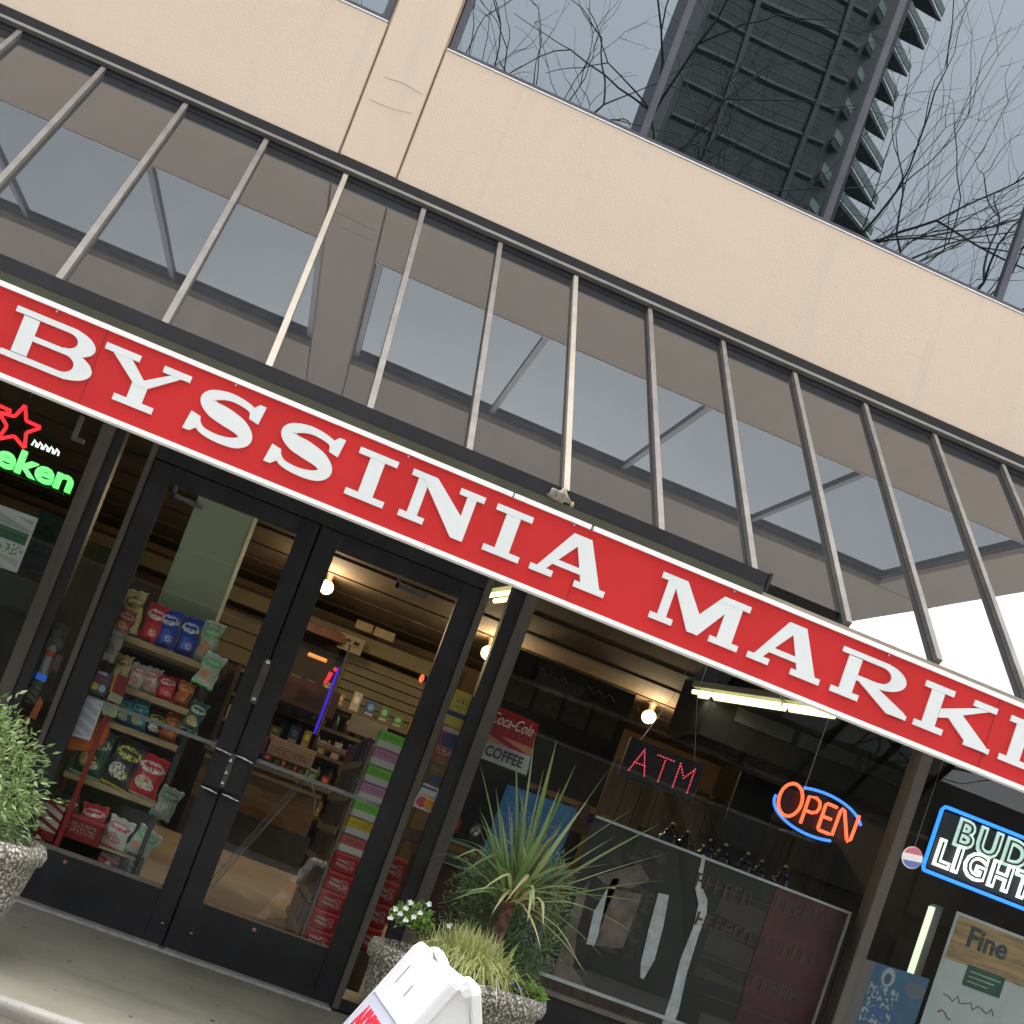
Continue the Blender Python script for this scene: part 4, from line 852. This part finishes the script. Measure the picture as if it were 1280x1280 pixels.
# counter clutter along the top of the poster
rr_ = random.Random(4); clut = [(.30,.05,.04),(.05,.10,.25),(.4,.33,.08),(.08,.16,.06),(.3,.28,.25),(.04,.04,.05)]; cnn = ['red','blue','yellow','green','grey','black']
cb = tag(MB().box(0, 1.75, 0, .45, 0, .04).build('window_counter', M('counter_brown_wood', (.2,.12,.06)), None, (1.35,.45,1.26)), 'brown counter shelf running behind the large window poster', 'counter')
for i in range(12):
    ci = rr_.randrange(6); w = rr_.uniform(.04,.07); x = 1.48+i*.068
    o_ = MB().box(-w/2, w/2, -.03, .03, 0, rr_.uniform(.04,.09)).build('snack_packet', M('packet_'+cnn[ci], clut[ci], .4, var=.4, scale=40), None, (x,.50,1.301)); o_.rotation_euler = (0,0,rr_.uniform(-.4,.4)); bevel(o_, .006, 2)
    tag(o_, '%s snack packet, %s from the left in the jumble behind the window poster' % (cnn[ci], ORD[i]), 'packet', 'snack packets on the counter')
# goblets/jar lids
def goblet(p, s, lab):
    t = thing('glass_jar', lab, 'jar', p, 'dark jars with shiny lids on the counter')
    MB().lathe([(0,0),(.045*s,0),(.055*s,.02*s),(.055*s,.09*s),(.03*s,.11*s),(0,.11*s)], n=14).build('jar_body', M('jar_dark', (.02,.02,.022), .15), t)
    MB().lathe([(.034*s,.11*s),(.036*s,.13*s),(.01*s,.14*s),(.012*s,.16*s),(0,.165*s)], n=12).build('lid', M('lid_black', (.03,.03,.032), .1), t)
    MB().sphere((0,0,.165*s), .012*s, 8, 6).build('knob', steel, t)
for i in range(7):
    goblet((2.27+i*.115, .55+.05*(i % 2), 1.301), 1.0-.04*(i % 3), '%s dark knobbed jar from the left in the row under the neon oval' % ['first','second','third','fourth','fifth','sixth','seventh'][i])
# large window graphic (poster behind glass, with bright frame)
wg = thing('window_graphic', 'large dark window poster with white blade shapes and a maroon right half', 'poster')
gx0_, gx1_, gz0, gz1 = 1.70, 3.13, .50, 1.305
Yg = .10
box('backing', PRINT('graphic_dark', [('b',.2,.6,.1,.35,(.05,.04,.035)),('s',.75,.6,.22,.3,(.045,.035,.028))], (.018,.017,.017), .5), wg, gx0_, gx1_, Yg, Yg+.004, gz0, gz1)
frm = M('pale_frame', (.68,.70,.74), .35, .3)
box('frame', frm, wg, gx0_, gx1_, Yg-.012, Yg-.001, gz1, gz1+.012); box('frame', frm, wg, gx1_, gx1_+.012, Yg-.012, Yg-.001, gz0, gz1+.012); box('frame', frm, wg, gx0_-.0, gx1_, Yg-.012, Yg-.001, gz0-.02, gz0-.002)
def blade(pts, m, nm='blade_shape', y=.002, t=.0025):
    P = [at(x, y_, Yg-y) for x, y_ in pts]; fixn(MB().prism([(p.x, p.z) for p in P], lambda u, v, d: (u, Yg-y-d, v), t).build(nm, m, wg))
bw = M('blade_pale_blue', (.70,.73,.80), .5, var=.15, scale=20); skin_ = M('mauve_print', (.24,.18,.16), .6, var=.25, scale=12); maroon = M('maroon_print', (.13,.028,.042), .6, var=.3, scale=6); dbrown = M('dim_brown_print', (.05,.038,.028), .6, var=.3, scale=10)
blade([(823,1116),(836,1119),(829,1158),(818,1200),(804,1224),(800,1222),(801,1204),(811,1160)], bw)
blade([(766,1098),(774,1098),(757,1140),(743,1182),(733,1180),(742,1140)], bw)
blade([(878,1068),(882,1070),(876,1105),(884,1125),(883,1142),(872,1172),(858,1218),(848,1264),(838,1290),(824,1290),(840,1240),(850,1200),(866,1160),(873,1130),(869,1110)], bw)
blade([(720,1120),(738,1100),(722,1160),(716,1210),(736,1238),(690,1222)], skin_, 'figure_print'); blade([(760,1110),(803,1118),(778,1186),(745,1182)], skin_, 'figure_print')
blade([(745,1095),(800,1080),(812,1100),(790,1110),(760,1108)], skin_, 'figure_print')
blade([(971,1106),(1064,1144),(1022,1290),(915,1290),(940,1200)], maroon, 'maroon_field', .0015, .001)
def gtxt(s, px, py, sz, m, sx=1.0): 
    p = at(px, py, Yg-.004); text(s, sz, m, wg, (p.x, Yg-.0035, p.z), ext=.0006, sx=sx, offset=.003)
gtm = M('poster_text_brown', (.085,.05,.042), .6)
for (s_, px_1, py_, w_) in (('HOUSE', 905, 1108, .95), ('MEXICAN', 1012, 1140, .95), ('BEANS', 900, 1158, .95), ('TRUE', 990, 1190, 1.0), ('GRAVITY', 985, 1232, .95)):
    pass
# unreadable ghost lettering: plain upright strokes only
k = MB(); rr_ = random.Random(9)
for (cx_, cy_, n_, hgt) in ((905,1112,6,.075),(1015,1145,8,.08),(905,1160,6,.07),(995,1192,7,.075),(980,1240,7,.07)):
    p = at(cx_, cy_, Yg-.004)
    for i in range(n_):
        x = p.x+(i-n_/2)*.052; k.box(x, x+.012, Yg-.006, Yg-.0035, p.z-hgt/2, p.z+hgt/2)
        if rr_.random() < .8: k.box(x+.0125, x+.036, Yg-.006, Yg-.0035, p.z+hgt/2-.012, p.z+hgt/2)
        if rr_.random() < .6: k.box(x+.0125, x+.034, Yg-.006, Yg-.0035, p.z-.006, p.z+.006)
        if rr_.random() < .5: k.box(x+.036, x+.046, Yg-.006, Yg-.0035, p.z-hgt/2, p.z+hgt/2-.013)
k.build('ghost_lettering', gtm, wg)
k = MB()
for y0_ in (1082, 1137, 1175, 1222, 1262):
    a_ = at(895, y0_, Yg-.002); k.box(a_.x-.05, gx1_-.08, Yg-.005, Yg-.003, a_.z-.10, a_.z-.094)
k.build('rule_line', gtm, wg)
# left strip and black machine left of poster
rbox('narrow blue and grey bottle crate left of the window poster', (1.45,1.62,.45,.72), .12, PRINT('bluegrey', [('b',.5,.5,.4,.4,(.3,.33,.36))], (.04,.06,.10)), .15, 'crate', 'crate')
rbox('grey metal panel edge left of the window poster', (1.622,1.65,.45,.95), .09, M('grey_panel_edge', (.20,.22,.25), .4), .02, 'panel_edge', 'panel')
# right posters
bp2 = pcard('poster', 'blue poster with patterned emblem at the lower right window', 'poster', PRINT('emblem', [('r',.08,.5,.10,.5,(.15,.13,.15)),('e',.42,.84,.10,.12,(.30,.34,.40)),('e',.42,.82,.05,.07,(.05,.06,.10)),('b',.42,.42,.22,.30,(.35,.37,.40)),('e',.85,.8,.16,.10,(.10,.12,.15)),('e',.42,.40,.12,.06,(.04,.10,.30))], (.035,.12,.24), .5), .04, ((1080,1198),(1162,1224),(1130,1320),(1050,1290)))
fp = thing('fine_poster', 'white poster headed Fine on a wood-toned band in the far right window', 'poster')
a_, b_ = at(1197,1139,.035), at(1146,1290,.035); fx0 = (a_.x+b_.x)/2; fz1 = a_.z; 
box('sheet', M('poster_grey_white', (.42,.46,.50), .5, var=.05), fp, fx0, fx0+.62, .035, .038, fz1-.75, fz1)
box('wood_band', M('wood_band_print', (.40,.26,.13), .5, var=.25, scale=4, sc=(1,1,9)), fp, fx0+.016, fx0+.60, .0335, .0345, fz1-.245, fz1-.016)
text('Fine', .15, M('dark_teal_ink', (.03,.05,.055), .5), fp, (fx0+.215, .0325, fz1-.105), sx=.95, offset=.004)
box('green_label', M('dark_green_label', (.01,.07,.045), .5), fp, fx0+.15, fx0+.37, .0325, .0335, fz1-.345, fz1-.235)
k = MB()
for i in range(3): k.box(fx0+.17, fx0+.35-.03*i, .0315, .0322, fz1-.27-i*.026, fz1-.262-i*.026)
k.build('label_text_line', M('label_line', (.25,.35,.3), .5), fp)
k = MB(); k.tube([(fx0+.07+.02*j, .034, fz1-.43+.014*sin(j*1.9)+.008*cos(j*3.1)) for j in range(16)], .0025, 5); k.build('script_line', ink, fp)
k = MB(); k.tube([(fx0+.07+.02*j, .034, fz1-.52+.018*sin(j*1.3)) for j in range(5)], .004, 5); k.build('script_flourish', M('brown_ink', (.25,.10,.04), .5), fp)

# ------------------------------------------------------------------ planters
def pot(loc, r, h, lab):
    t = thing('planter', lab, 'planter', loc)
    MB().lathe([(r*.72,0),(r*.74,.01),(r*.90,h*.55),(r*.955,h*.84),(r*1.0,h*.86),(r*1.02,h*.93),(r*.99,h),(r*.90,h*1.01),(r*.86,h*.95),(r*.84,h*.86),(0,h*.86)], n=48).build('bowl', agg, t)
    MB().lathe([(0,h*.885),(r*.845,h*.875)], n=24).build('soil', M('dark_soil', (.03,.022,.015), .95, bump=1, bscale=60), t)
    return t
PL = Vector((-.86,-1.45,0)); PR = Vector((1.045,-1.0,0))
pot(PL, .34, .40, 'round exposed-aggregate planter left of the doors'); pot(PR, .36, .46, 'round exposed-aggregate planter right of the doors behind the white sandwich board')
def leafm(name, a, b, c=None, rough=.5, transl=.25):
    m, n, bs_ = nodes(name); oi = n.nodes.new('ShaderNodeObjectInfo'); g_ = n.nodes.new('ShaderNodeNewGeometry')
    r_ = n.nodes.new('ShaderNodeMath'); r_.operation = 'FRACT'; ad = n.nodes.new('ShaderNodeMath'); ad.operation = 'ADD'
    n.links.new(g_.outputs['Random Per Island'], ad.inputs[0]); n.links.new(oi.outputs['Random'], ad.inputs[1]); n.links.new(ad.outputs[0], r_.inputs[0])
    col = mix(n, r_.outputs[0], a, b)
    if c: col = mix(n, ramp(n, r_.outputs[0], .85, .9), col, c)
    n.links.new(col, bs_.inputs['Base Color']); bs_.inputs['Roughness'].default_value = rough
    bs_.inputs['Subsurface Weight'].default_value = 0
    tl_ = n.nodes.new('ShaderNodeBsdfTranslucent'); n.links.new(col, tl_.inputs[0]); mx = n.nodes.new('ShaderNodeMixShader'); mx.inputs[0].default_value = transl
    n.links.new(bs_.outputs[0], mx.inputs[1]); n.links.new(tl_.outputs[0], mx.inputs[2]); n.links.new(mx.outputs[0], n.nodes['Material Output'].inputs[0]); return m
lf_bush = leafm('bush_leaf', (.13,.23,.065), (.33,.45,.18), (.52,.56,.32)); lf_cord = leafm('sword_leaf', (.12,.21,.06), (.33,.43,.18), (.45,.44,.22)); lf_grass = leafm('golden_grass', (.66,.68,.30), (.46,.54,.20), (.78,.72,.50))
lf_feather = leafm('feathery_leaf', (.07,.15,.05), (.22,.33,.15)); lf_low = leafm('low_leaf', (.14,.30,.05), (.28,.42,.10)); petal_w = M('white_petal', (.85,.85,.80), .6); petal_p = M('violet_petal', (.22,.16,.55), .6)
def leafquad(k, p, d, L, w, up=None, fold=.25):
    d = d.normalized(); up = up or Vector((random.uniform(-1,1), random.uniform(-1,1), random.uniform(.2,1))); s_ = d.cross(up); s_ = s_.normalized() if s_.length > 1e-4 else Vector((1,0,0)); n_ = s_.cross(d)
    P = [p, p+d*L*.45+s_*w/2+n_*w*fold, p+d*L, p+d*L*.45-s_*w/2+n_*w*fold, p+d*L*.5]
    k.add(P, [(0,1,4),(1,2,4),(4,2,3),(0,4,3)], False)
def bush(center, rad, sc, n, L, w, m, name, lab, cat, seed, stems=14, zmin=-.4):
    random.seed(seed); t = thing(name, lab, cat, tuple(center)); k = MB(); st = MB()
    clumps = []
    for i in range(stems):
        a = random.uniform(0, 2*pi); e = random.uniform(zmin, 1); rr = (1-e*e)**.5 if abs(e) < 1 else 0; d = Vector((cos(a)*rr*sc[0], sin(a)*rr*sc[1], e*sc[2]))*rad*random.uniform(.6,1)
        b0 = Vector((random.uniform(-.06,.06), random.uniform(-.06,.06), -rad*sc[2]*.5)); st.tube([b0, b0.lerp(d, .5)+Vector((0,0,.03)), d], [.006,.004,.002], 5); clumps.append((b0, d))
    for i in range(n):
        if i % 3: 
            b0, d = random.choice(clumps); q = b0.lerp(d, random.uniform(.45,1.02))+Vector([random.gauss(0, rad*.13) for _ in range(3)])
        else:
            a = random.uniform(0, 2*pi); e = random.uniform(zmin, 1); rr = (1-e*e)**.5; q = Vector((cos(a)*rr*sc[0], sin(a)*rr*sc[1], e*sc[2]))*rad*random.uniform(.7,1.0)
        d_ = Vector((q.x*.8, q.y*.8, q.z*.5))/rad+Vector((random.gauss(0,.5), random.gauss(0,.5), random.gauss(.1,.5)))
        leafquad(k, q, d_, L*random.uniform(.6,1.25), w*random.uniform(.7,1.2))
    k.build('foliage', m, t); st.build('stem', M('green_brown_stem', (.10,.10,.04), .7), t); return t
bush(PL+Vector((-.06,-.02,.50)), .34, (1.0,1.0,1.0), 10500, .030, .0105, lf_bush, 'bushy_shrub', 'bushy light-green shrub filling the left planter', 'shrub', 21, 34, -.95)
# trailing bits over rim
random.seed(5)
# cordyline
cc = at(640,1120,-1.02); cord = thing('spiky_palm', 'spiky sword-leaved palm standing in the right planter', 'palm', (cc.x, -1.02, .40))
MB().tube([(-.03,.0,0),(-.01,0,.12),(.0,0,cc.z-.40)], [.036,.032,.028], 10).build('trunk', M('shaggy_trunk', (.13,.06,.035), .9, var=.4, scale=40, bump=1), cord)
crown = Vector((0.0,0,cc.z-.40))
tips = [(600,955),(668,922),(696,925),(764,958),(645,945),(838,1066),(833,1100),(806,1128),(796,1170),(720,1166),(735,1222),(600,1020),(625,1010),(700,985),(825,1030),(790,1012),(760,1080),(770,1045),(735,1000),(680,960),(655,985),(720,955),(620,985)]
random.seed(12)
lf_dry = leafm('dry_leaf_tip', (.36,.33,.15), (.50,.42,.24))
def sword(tip, w, droop, base=None, free=False):
    base = base or crown+Vector((random.uniform(-.02,.02), random.uniform(-.02,.02), random.uniform(-.06,.05))); v = tip-base; L = v.length; n = 7; k = MB(); V = []
    mid_up = Vector((0,0,1))*L*droop
    side = v.cross(Vector((0,0,1))); side = side.normalized() if side.length > .05*L else Vector((1,0,0)); side = (side*cos(random.uniform(-.7,.7))+Vector((0,.6,0))*random.uniform(-.6,.6)).normalized()
    nn = v.cross(side).normalized(); kt = random.uniform(.45,.75); kink = Vector((random.uniform(-.3,.3), random.uniform(-.2,.2), random.uniform(-1.1,0))) if free and random.random() < .5 else Vector((0,0,0))
    for i in range(n+1):
        t = i/n; p = base+v*t+mid_up*4*t*(1-t)+kink*max(0,t-kt)*L; ww = w*(.55+.9*min(t*2.5,1)-.0)*(1-max(0,(t-.35)/.65)**1.6)*.75+.0006
        V += [p-side*ww/2+nn*ww*.18, p, p+side*ww/2+nn*ww*.18]
    F = []
    for i in range(n): a = i*3; F += [(a,a+1,a+4,a+3),(a+1,a+2,a+5,a+4)]
    k.add(V, F, True).build('leaf', lf_dry if free and random.random() < .14 else lf_cord, cord)
for i, tpx in enumerate(tips):
    y = -1.02+random.uniform(-.22,.16); p = at(tpx[0], tpx[1], y)-Vector(cord.location); sword(p, .021, .03 if p.z > crown.z+.1 else .10)
for i in range(70):
    a = random.uniform(0, 2*pi); e = random.uniform(-.35,1.35); L = random.uniform(.24,.46); p = crown+Vector((cos(a)*cos(e), sin(a)*cos(e), sin(e)))*L; sword(p, random.uniform(.012,.021), .03 if e > .5 else .08, None, True)
bush(Vector((PR.x+.15,-.84,.70)), .25, (1.1,.7,1.2), 5000, .034, .007, lf_feather, 'feathery_shrub', 'dark feathery shrub behind the spiky palm', 'shrub', 31, 30, -.8)
bush(Vector((PR.x+.22,-.86,.86)), .16, (1.0,.6,1.2), 900, .04, .006, leafm('pale_feather', (.16,.22,.14), (.34,.38,.26)), 'feathery_shrub', 'pale wispy grey-green shrub right of the spiky palm', 'shrub', 33, 22, -.8)
# golden grass
gp = at(582,1208,-1.17); gg = MB(); random.seed(8)
for i in range(2600):
    a = random.uniform(0, 2*pi); e = random.uniform(.12,1.35); L = random.uniform(.12,.23); d = Vector((cos(a)*cos(e), sin(a)*cos(e), sin(e))); b0 = Vector((random.gauss(0,.05), random.gauss(0,.04), 0)); s_ = d.cross(Vector((0,0,1))).normalized()*.0021
    p1 = b0+d*L*.6+Vector((0,0,.02)); p2 = b0+d*L*1.05+Vector((0,0,-1))*L*.5*cos(e)**1.5 if cos(e) > 0 else b0+d*L
    gg.add([b0-s_, b0+s_, p1+s_, p1-s_, p2], [(0,1,2,3),(3,2,4)], True)
go = gg.build('golden_grass', lf_grass, None, (gp.x, gp.y, .45)); tag(go, 'tuft of golden ornamental grass at the front of the right planter', 'grass', kind='stuff')
def flower(k, p, r, n=5):
    for j in range(n):
        a = 2*pi*j/n+random.random(); d = Vector((cos(a), -.5+random.uniform(-.2,.2), sin(a))); leafquad(k, p, d, r, r*.8, Vector((0,-1,.3)), .1)
random.seed(15)
wf = bush(at(515,1150,-1.10), .085, (1.0,.7,.7), 420, .03, .011, lf_low, 'white_flower_plant', 'small white-flowered plant at the left rim of the right planter', 'flowers', 41, 12, -.5)
for px2 in ((494,1136),(488,1147),(507,1135),(513,1128),(507,1150),(517,1146),(536,1130),(525,1141),(562,1157),(500,1142)):
    p = at(px2[0], px2[1], -1.20)-Vector(wf.location); k = MB(); flower(k, p, .014); k.build('flower', petal_w, wf)
pf_ = bush(at(655,1240,-1.15), .07, (1.3,.7,.6), 420, .026, .014, lf_low, 'violet_pansy', 'low green pansy with violet flowers at the right rim of the planter', 'flowers', 43, 8, -.4)
for px2 in ((640,1228),(642,1243),(650,1235)): p = at(px2[0], px2[1], -1.24)-Vector(pf_.location); k = MB(); flower(k, p, .012); k.build('flower', petal_p, pf_)

# ------------------------------------------------------------------ A-frame board
af = thing('sandwich_board', 'white plastic sandwich board with red lettering on its left face', 'sandwich board')
wp = M('white_moulded_plastic', (.62,.63,.64), .5, var=.02, scale=3); lbp = M('label_blueish_white', (.50,.53,.63), .4, var=.02)
# ridge along y
rp0 = atz(531,1186,.56); yn, yf = -2.62, rp0.y; rx, rz = rp0.x, .56; gz = -.42; Hh = rz-gz
sl_ = (at(440,1280,yf)-Vector((rx,yf,rz))); slope = abs(sl_.x/sl_.z)*.9
for s_ in (-1, 1):
    nx = Vector((s_*1.0, 0, slope)).normalized(); a_ = Vector((rx+s_*.006, 0, rz)); b_ = Vector((rx+s_*slope*Hh, 0, gz+.01))
    def F_(u, v, d): # u along y 0..1 , v down 0..1
        p = a_.lerp(b_, v); return Vector((p.x, yf+(yn-yf)*u, p.z))+nx*d
    k = MB(); 
    outline = [(0,.012),(.0,1),(.12,1),(.16,.93),(.84,.93),(.88,1),(1,1),(1,.02),(.97,.004),(.80,.0),(.76,.014),(.34,.014),(.30,.0),(.20,-.012),(.06,-.012)]
    k.prism(outline, F_, .028); lf = fixn(k.build('leaf_panel', wp, af)); bevel(lf, .004, 2)
    k = MB(); 
    for (u0, u1, v0, v1) in ((.06,.94,.17,.18),(.06,.94,.84,.85),(.06,.068,.18,.84),(.932,.94,.18,.84)): k.prism([(u0,v0),(u1,v0),(u1,v1),(u0,v1)], lambda u, v, d: F_(u, v, .0285+d), .004)
    fixn(k.build('label_rim', wp, af)); k = MB(); k.prism([(.07,.182),(.93,.182),(.93,.838),(.07,.838)], lambda u, v, d: F_(u, v, .0285+d), .001); fixn(k.build('label_sheet', lbp, af))
    k = MB(); k.prism([(.25,.06),(.262,.06),(.262,.12),(.25,.12)], lambda u, v, d: F_(u, v, .0285+d), .001); k.prism([(.55,.09),(.565,.09),(.565,.125),(.55,.125)], lambda u, v, d: F_(u, v, .0285+d), .001); fixn(k.build('moulded_slot', M('slot_grey', (.3,.32,.34), .5), af))
    if s_ < 0:
        xax = (F_(1,.5,0)-F_(0,.5,0)).normalized(); yax = (F_(0,0,0)-F_(0,1,0)).normalized(); zax = xax.cross(yax)
        rotm = Matrix((xax, yax, zax)).transposed().to_euler()
        for j, (w_, v_) in enumerate((('ABYSSINIA', .255), ('MARKET', .40), ('GROCERY', .55), ('OPEN', .70))):
            text(w_, .105, M('red_lettering', (.72,.03,.06), .5), af, F_(.5, v_, .031), rotm, .0008, sx=.88, offset=.004) if j < 2 else None
hw = slope*.20; k = MB().add([(rx-.006,yn+.01,rz+.005),(rx+.006,yn+.01,rz+.005),(rx+hw,yn+.01,rz-.20),(rx-hw,yn+.01,rz-.20),(rx-.006,yn+.03,rz+.005),(rx+.006,yn+.03,rz+.005),(rx+hw,yn+.03,rz-.20),(rx-hw,yn+.03,rz-.20)], [(0,1,2,3),(7,6,5,4),(0,4,5,1),(1,5,6,2),(2,6,7,3),(3,7,4,0)]); k.build('end_gusset', wp, af)
k = MB().tube([(rx,yf+.02,rz-.02),(rx,yn-.02,rz-.02)], .012, 10); k.build('hinge', wp, af)

# ------------------------------------------------------------------ what the upper windows mirror: street trees, tower, plus opposite blocks that darken the shop glass
bark = M('winter_bark', (.022,.02,.018), .9)
def bare_tree(base, H, lab, seed, spread=.5, lean=(0,0), fat=.0135):
    rnd = random.Random(seed); t = thing('street_tree', lab, 'tree', base, 'bare street trees along the kerb'); tr = MB(); br = MB()
    def grow(p, d, L, r, lv):
        n = 5; pts = [p]; q = p
        for i in range(n): d = (d+Vector((rnd.gauss(0,.15), rnd.gauss(0,.15), rnd.gauss(.02,.13)))).normalized(); q = q+d*L/n; pts.append(q)
        rs = [r*(1-.42*i/n) for i in range(n+1)]; (tr if lv == 0 else br).tube(pts, rs, 8 if lv < 2 else (5 if lv < 4 else 3))
        if lv >= 7: return
        kids = 3 if lv < 5 else 2
        for c_ in range(kids):
            ax = Vector((rnd.gauss(0,1), rnd.gauss(0,1), rnd.gauss(0,.4))).normalized(); nd = (d+ax*rnd.uniform(.45,.95)*(spread*1.4)).normalized()
            src_ = q if c_ < 2 else pts[rnd.choice((2,3))]; grow(src_, nd, L*rnd.uniform(.62,.84), r*.60*rnd.uniform(.7,1.1), lv+1)
    grow(Vector((0,0,0)), Vector((lean[0],lean[1],1)).normalized(), H*.27, H*fat, 0)
    tr.build('trunk', bark, t); br.build('crown', bark, t); return t
bare_tree((-.6,-11.6,-.56), 21.0, 'bare street tree mirrored in the left upper pane', 101, .62)
bare_tree((4.4,-12.4,-.56), 22.0, 'bare street tree mirrored across the middle upper pane', 113, .6, (-.05,0))
bare_tree((8.4,-12.8,-.56), 21.0, 'bare street tree mirrored in the right upper pane', 133, .66, (.05,0), .0115)
bare_tree((3.2,-15.8,-.56), 23.0, 'bare street tree mirrored in front of the dark tower', 141, .6)
# tower with pointed balconies
tw = thing('residential_tower', 'tall dark tower with pointed balconies mirrored in the upper window', 'tower')
tdark = M('tower_dark_cladding', (.018,.022,.022), .5, var=.25, scale=.3); tband = M('tower_slab_edge', (.09,.10,.10), .6, var=.2, scale=.5); tglass = M('tower_glass', (.03,.04,.04), .15, var=.4, scale=.4); tgreen = M('tower_rail_glass', (.16,.23,.21), .25)
tx0, tx1, ty = 13.0, 29.0, -80.0
box('core', tdark, tw, tx0, tx1, ty-18, ty, -.5, 118)
nf = 38
for i in range(nf):
    z = 3+i*3.05
    for q_ in range(2): box('rail_line', tband, tw, tx0+.8, tx1-3.6, ty+.003, ty+.10, z+1.15+q_*.9, z+1.21+q_*.9)
    box('slab_edge', tband, tw, tx0+.4, tx1-3.0, ty+.003, ty+.30, z, z+.24); box('window_band', tglass, tw, tx0+.5, tx1-3.2, ty+.002, ty+.06, z+.45, z+2.8)
for x in (17.0, 24.2): box('pier', tdark, tw, x-.2, x+.2, ty+.31, ty+.55, 0, 118)
for i in range(nf):
    z = 3+i*3.05; ext = 3.2+1.6*sin(i*.35+1.0)**2
    k = MB().prism([(tx1-2.6,0),(tx1+ext,-.4),(tx1-2.6,4.2)], lambda u, v, d: (u, ty-3.5+v, z+d*(1 if u < tx1 else .4)), .6); fixn(k.build('balcony', tdark, tw))
    k = MB().bar((tx1+ext,ty-3.9,z+.9), (tx1-2.6,ty+.7,z+1.0), .08, .75); k.build('balcony_rail', tgreen, tw)
# unseen block added opposite, raised and darkened to keep the shop glass dark
ob = thing('darkening_block', 'low dark brick block added across the street to darken shopfront reflections', 'building'); brickm = M('darkened_brick', (.035,.031,.028), .9, var=.3, scale=4)
box('wall', brickm, ob, -40, 11, -38, -26, -.56, 9.0); box('cornice', tdark, ob, -40.2, 11.2, -26.003, -25.7, 8.6, 9.1)
for i in range(12):
    for z in (.6, 3.4): w_ = box('window', tdark, ob, -38+i*4.1, -35.4+i*4.1, -26.002, -25.9, z, z+1.9)
ogl = M('dark_shop_glass', (.02,.025,.025), .5)
ob2 = thing('glass_podium', 'low green-glass podium block across the street', 'building'); box('wall', tdark, ob2, 12, 60, -40, -28, -.56, 9)
for i in range(11):
    for z in (.4, 4.6): box('window', ogl, ob2, 12.5+i*4.3, 16.2+i*4.3, -28.002, -27.9, z, z+3.4)

# ------------------------------------------------------------------ render settings
scene.render.engine = 'CYCLES'
cy = scene.cycles; cy.max_bounces = 8; cy.transparent_max_bounces = 16; cy.glossy_bounces = 4; cy.caustics_reflective = False; cy.caustics_refractive = False; cy.sample_clamp_indirect = 4
try: cy.use_denoising = True
except Exception: pass
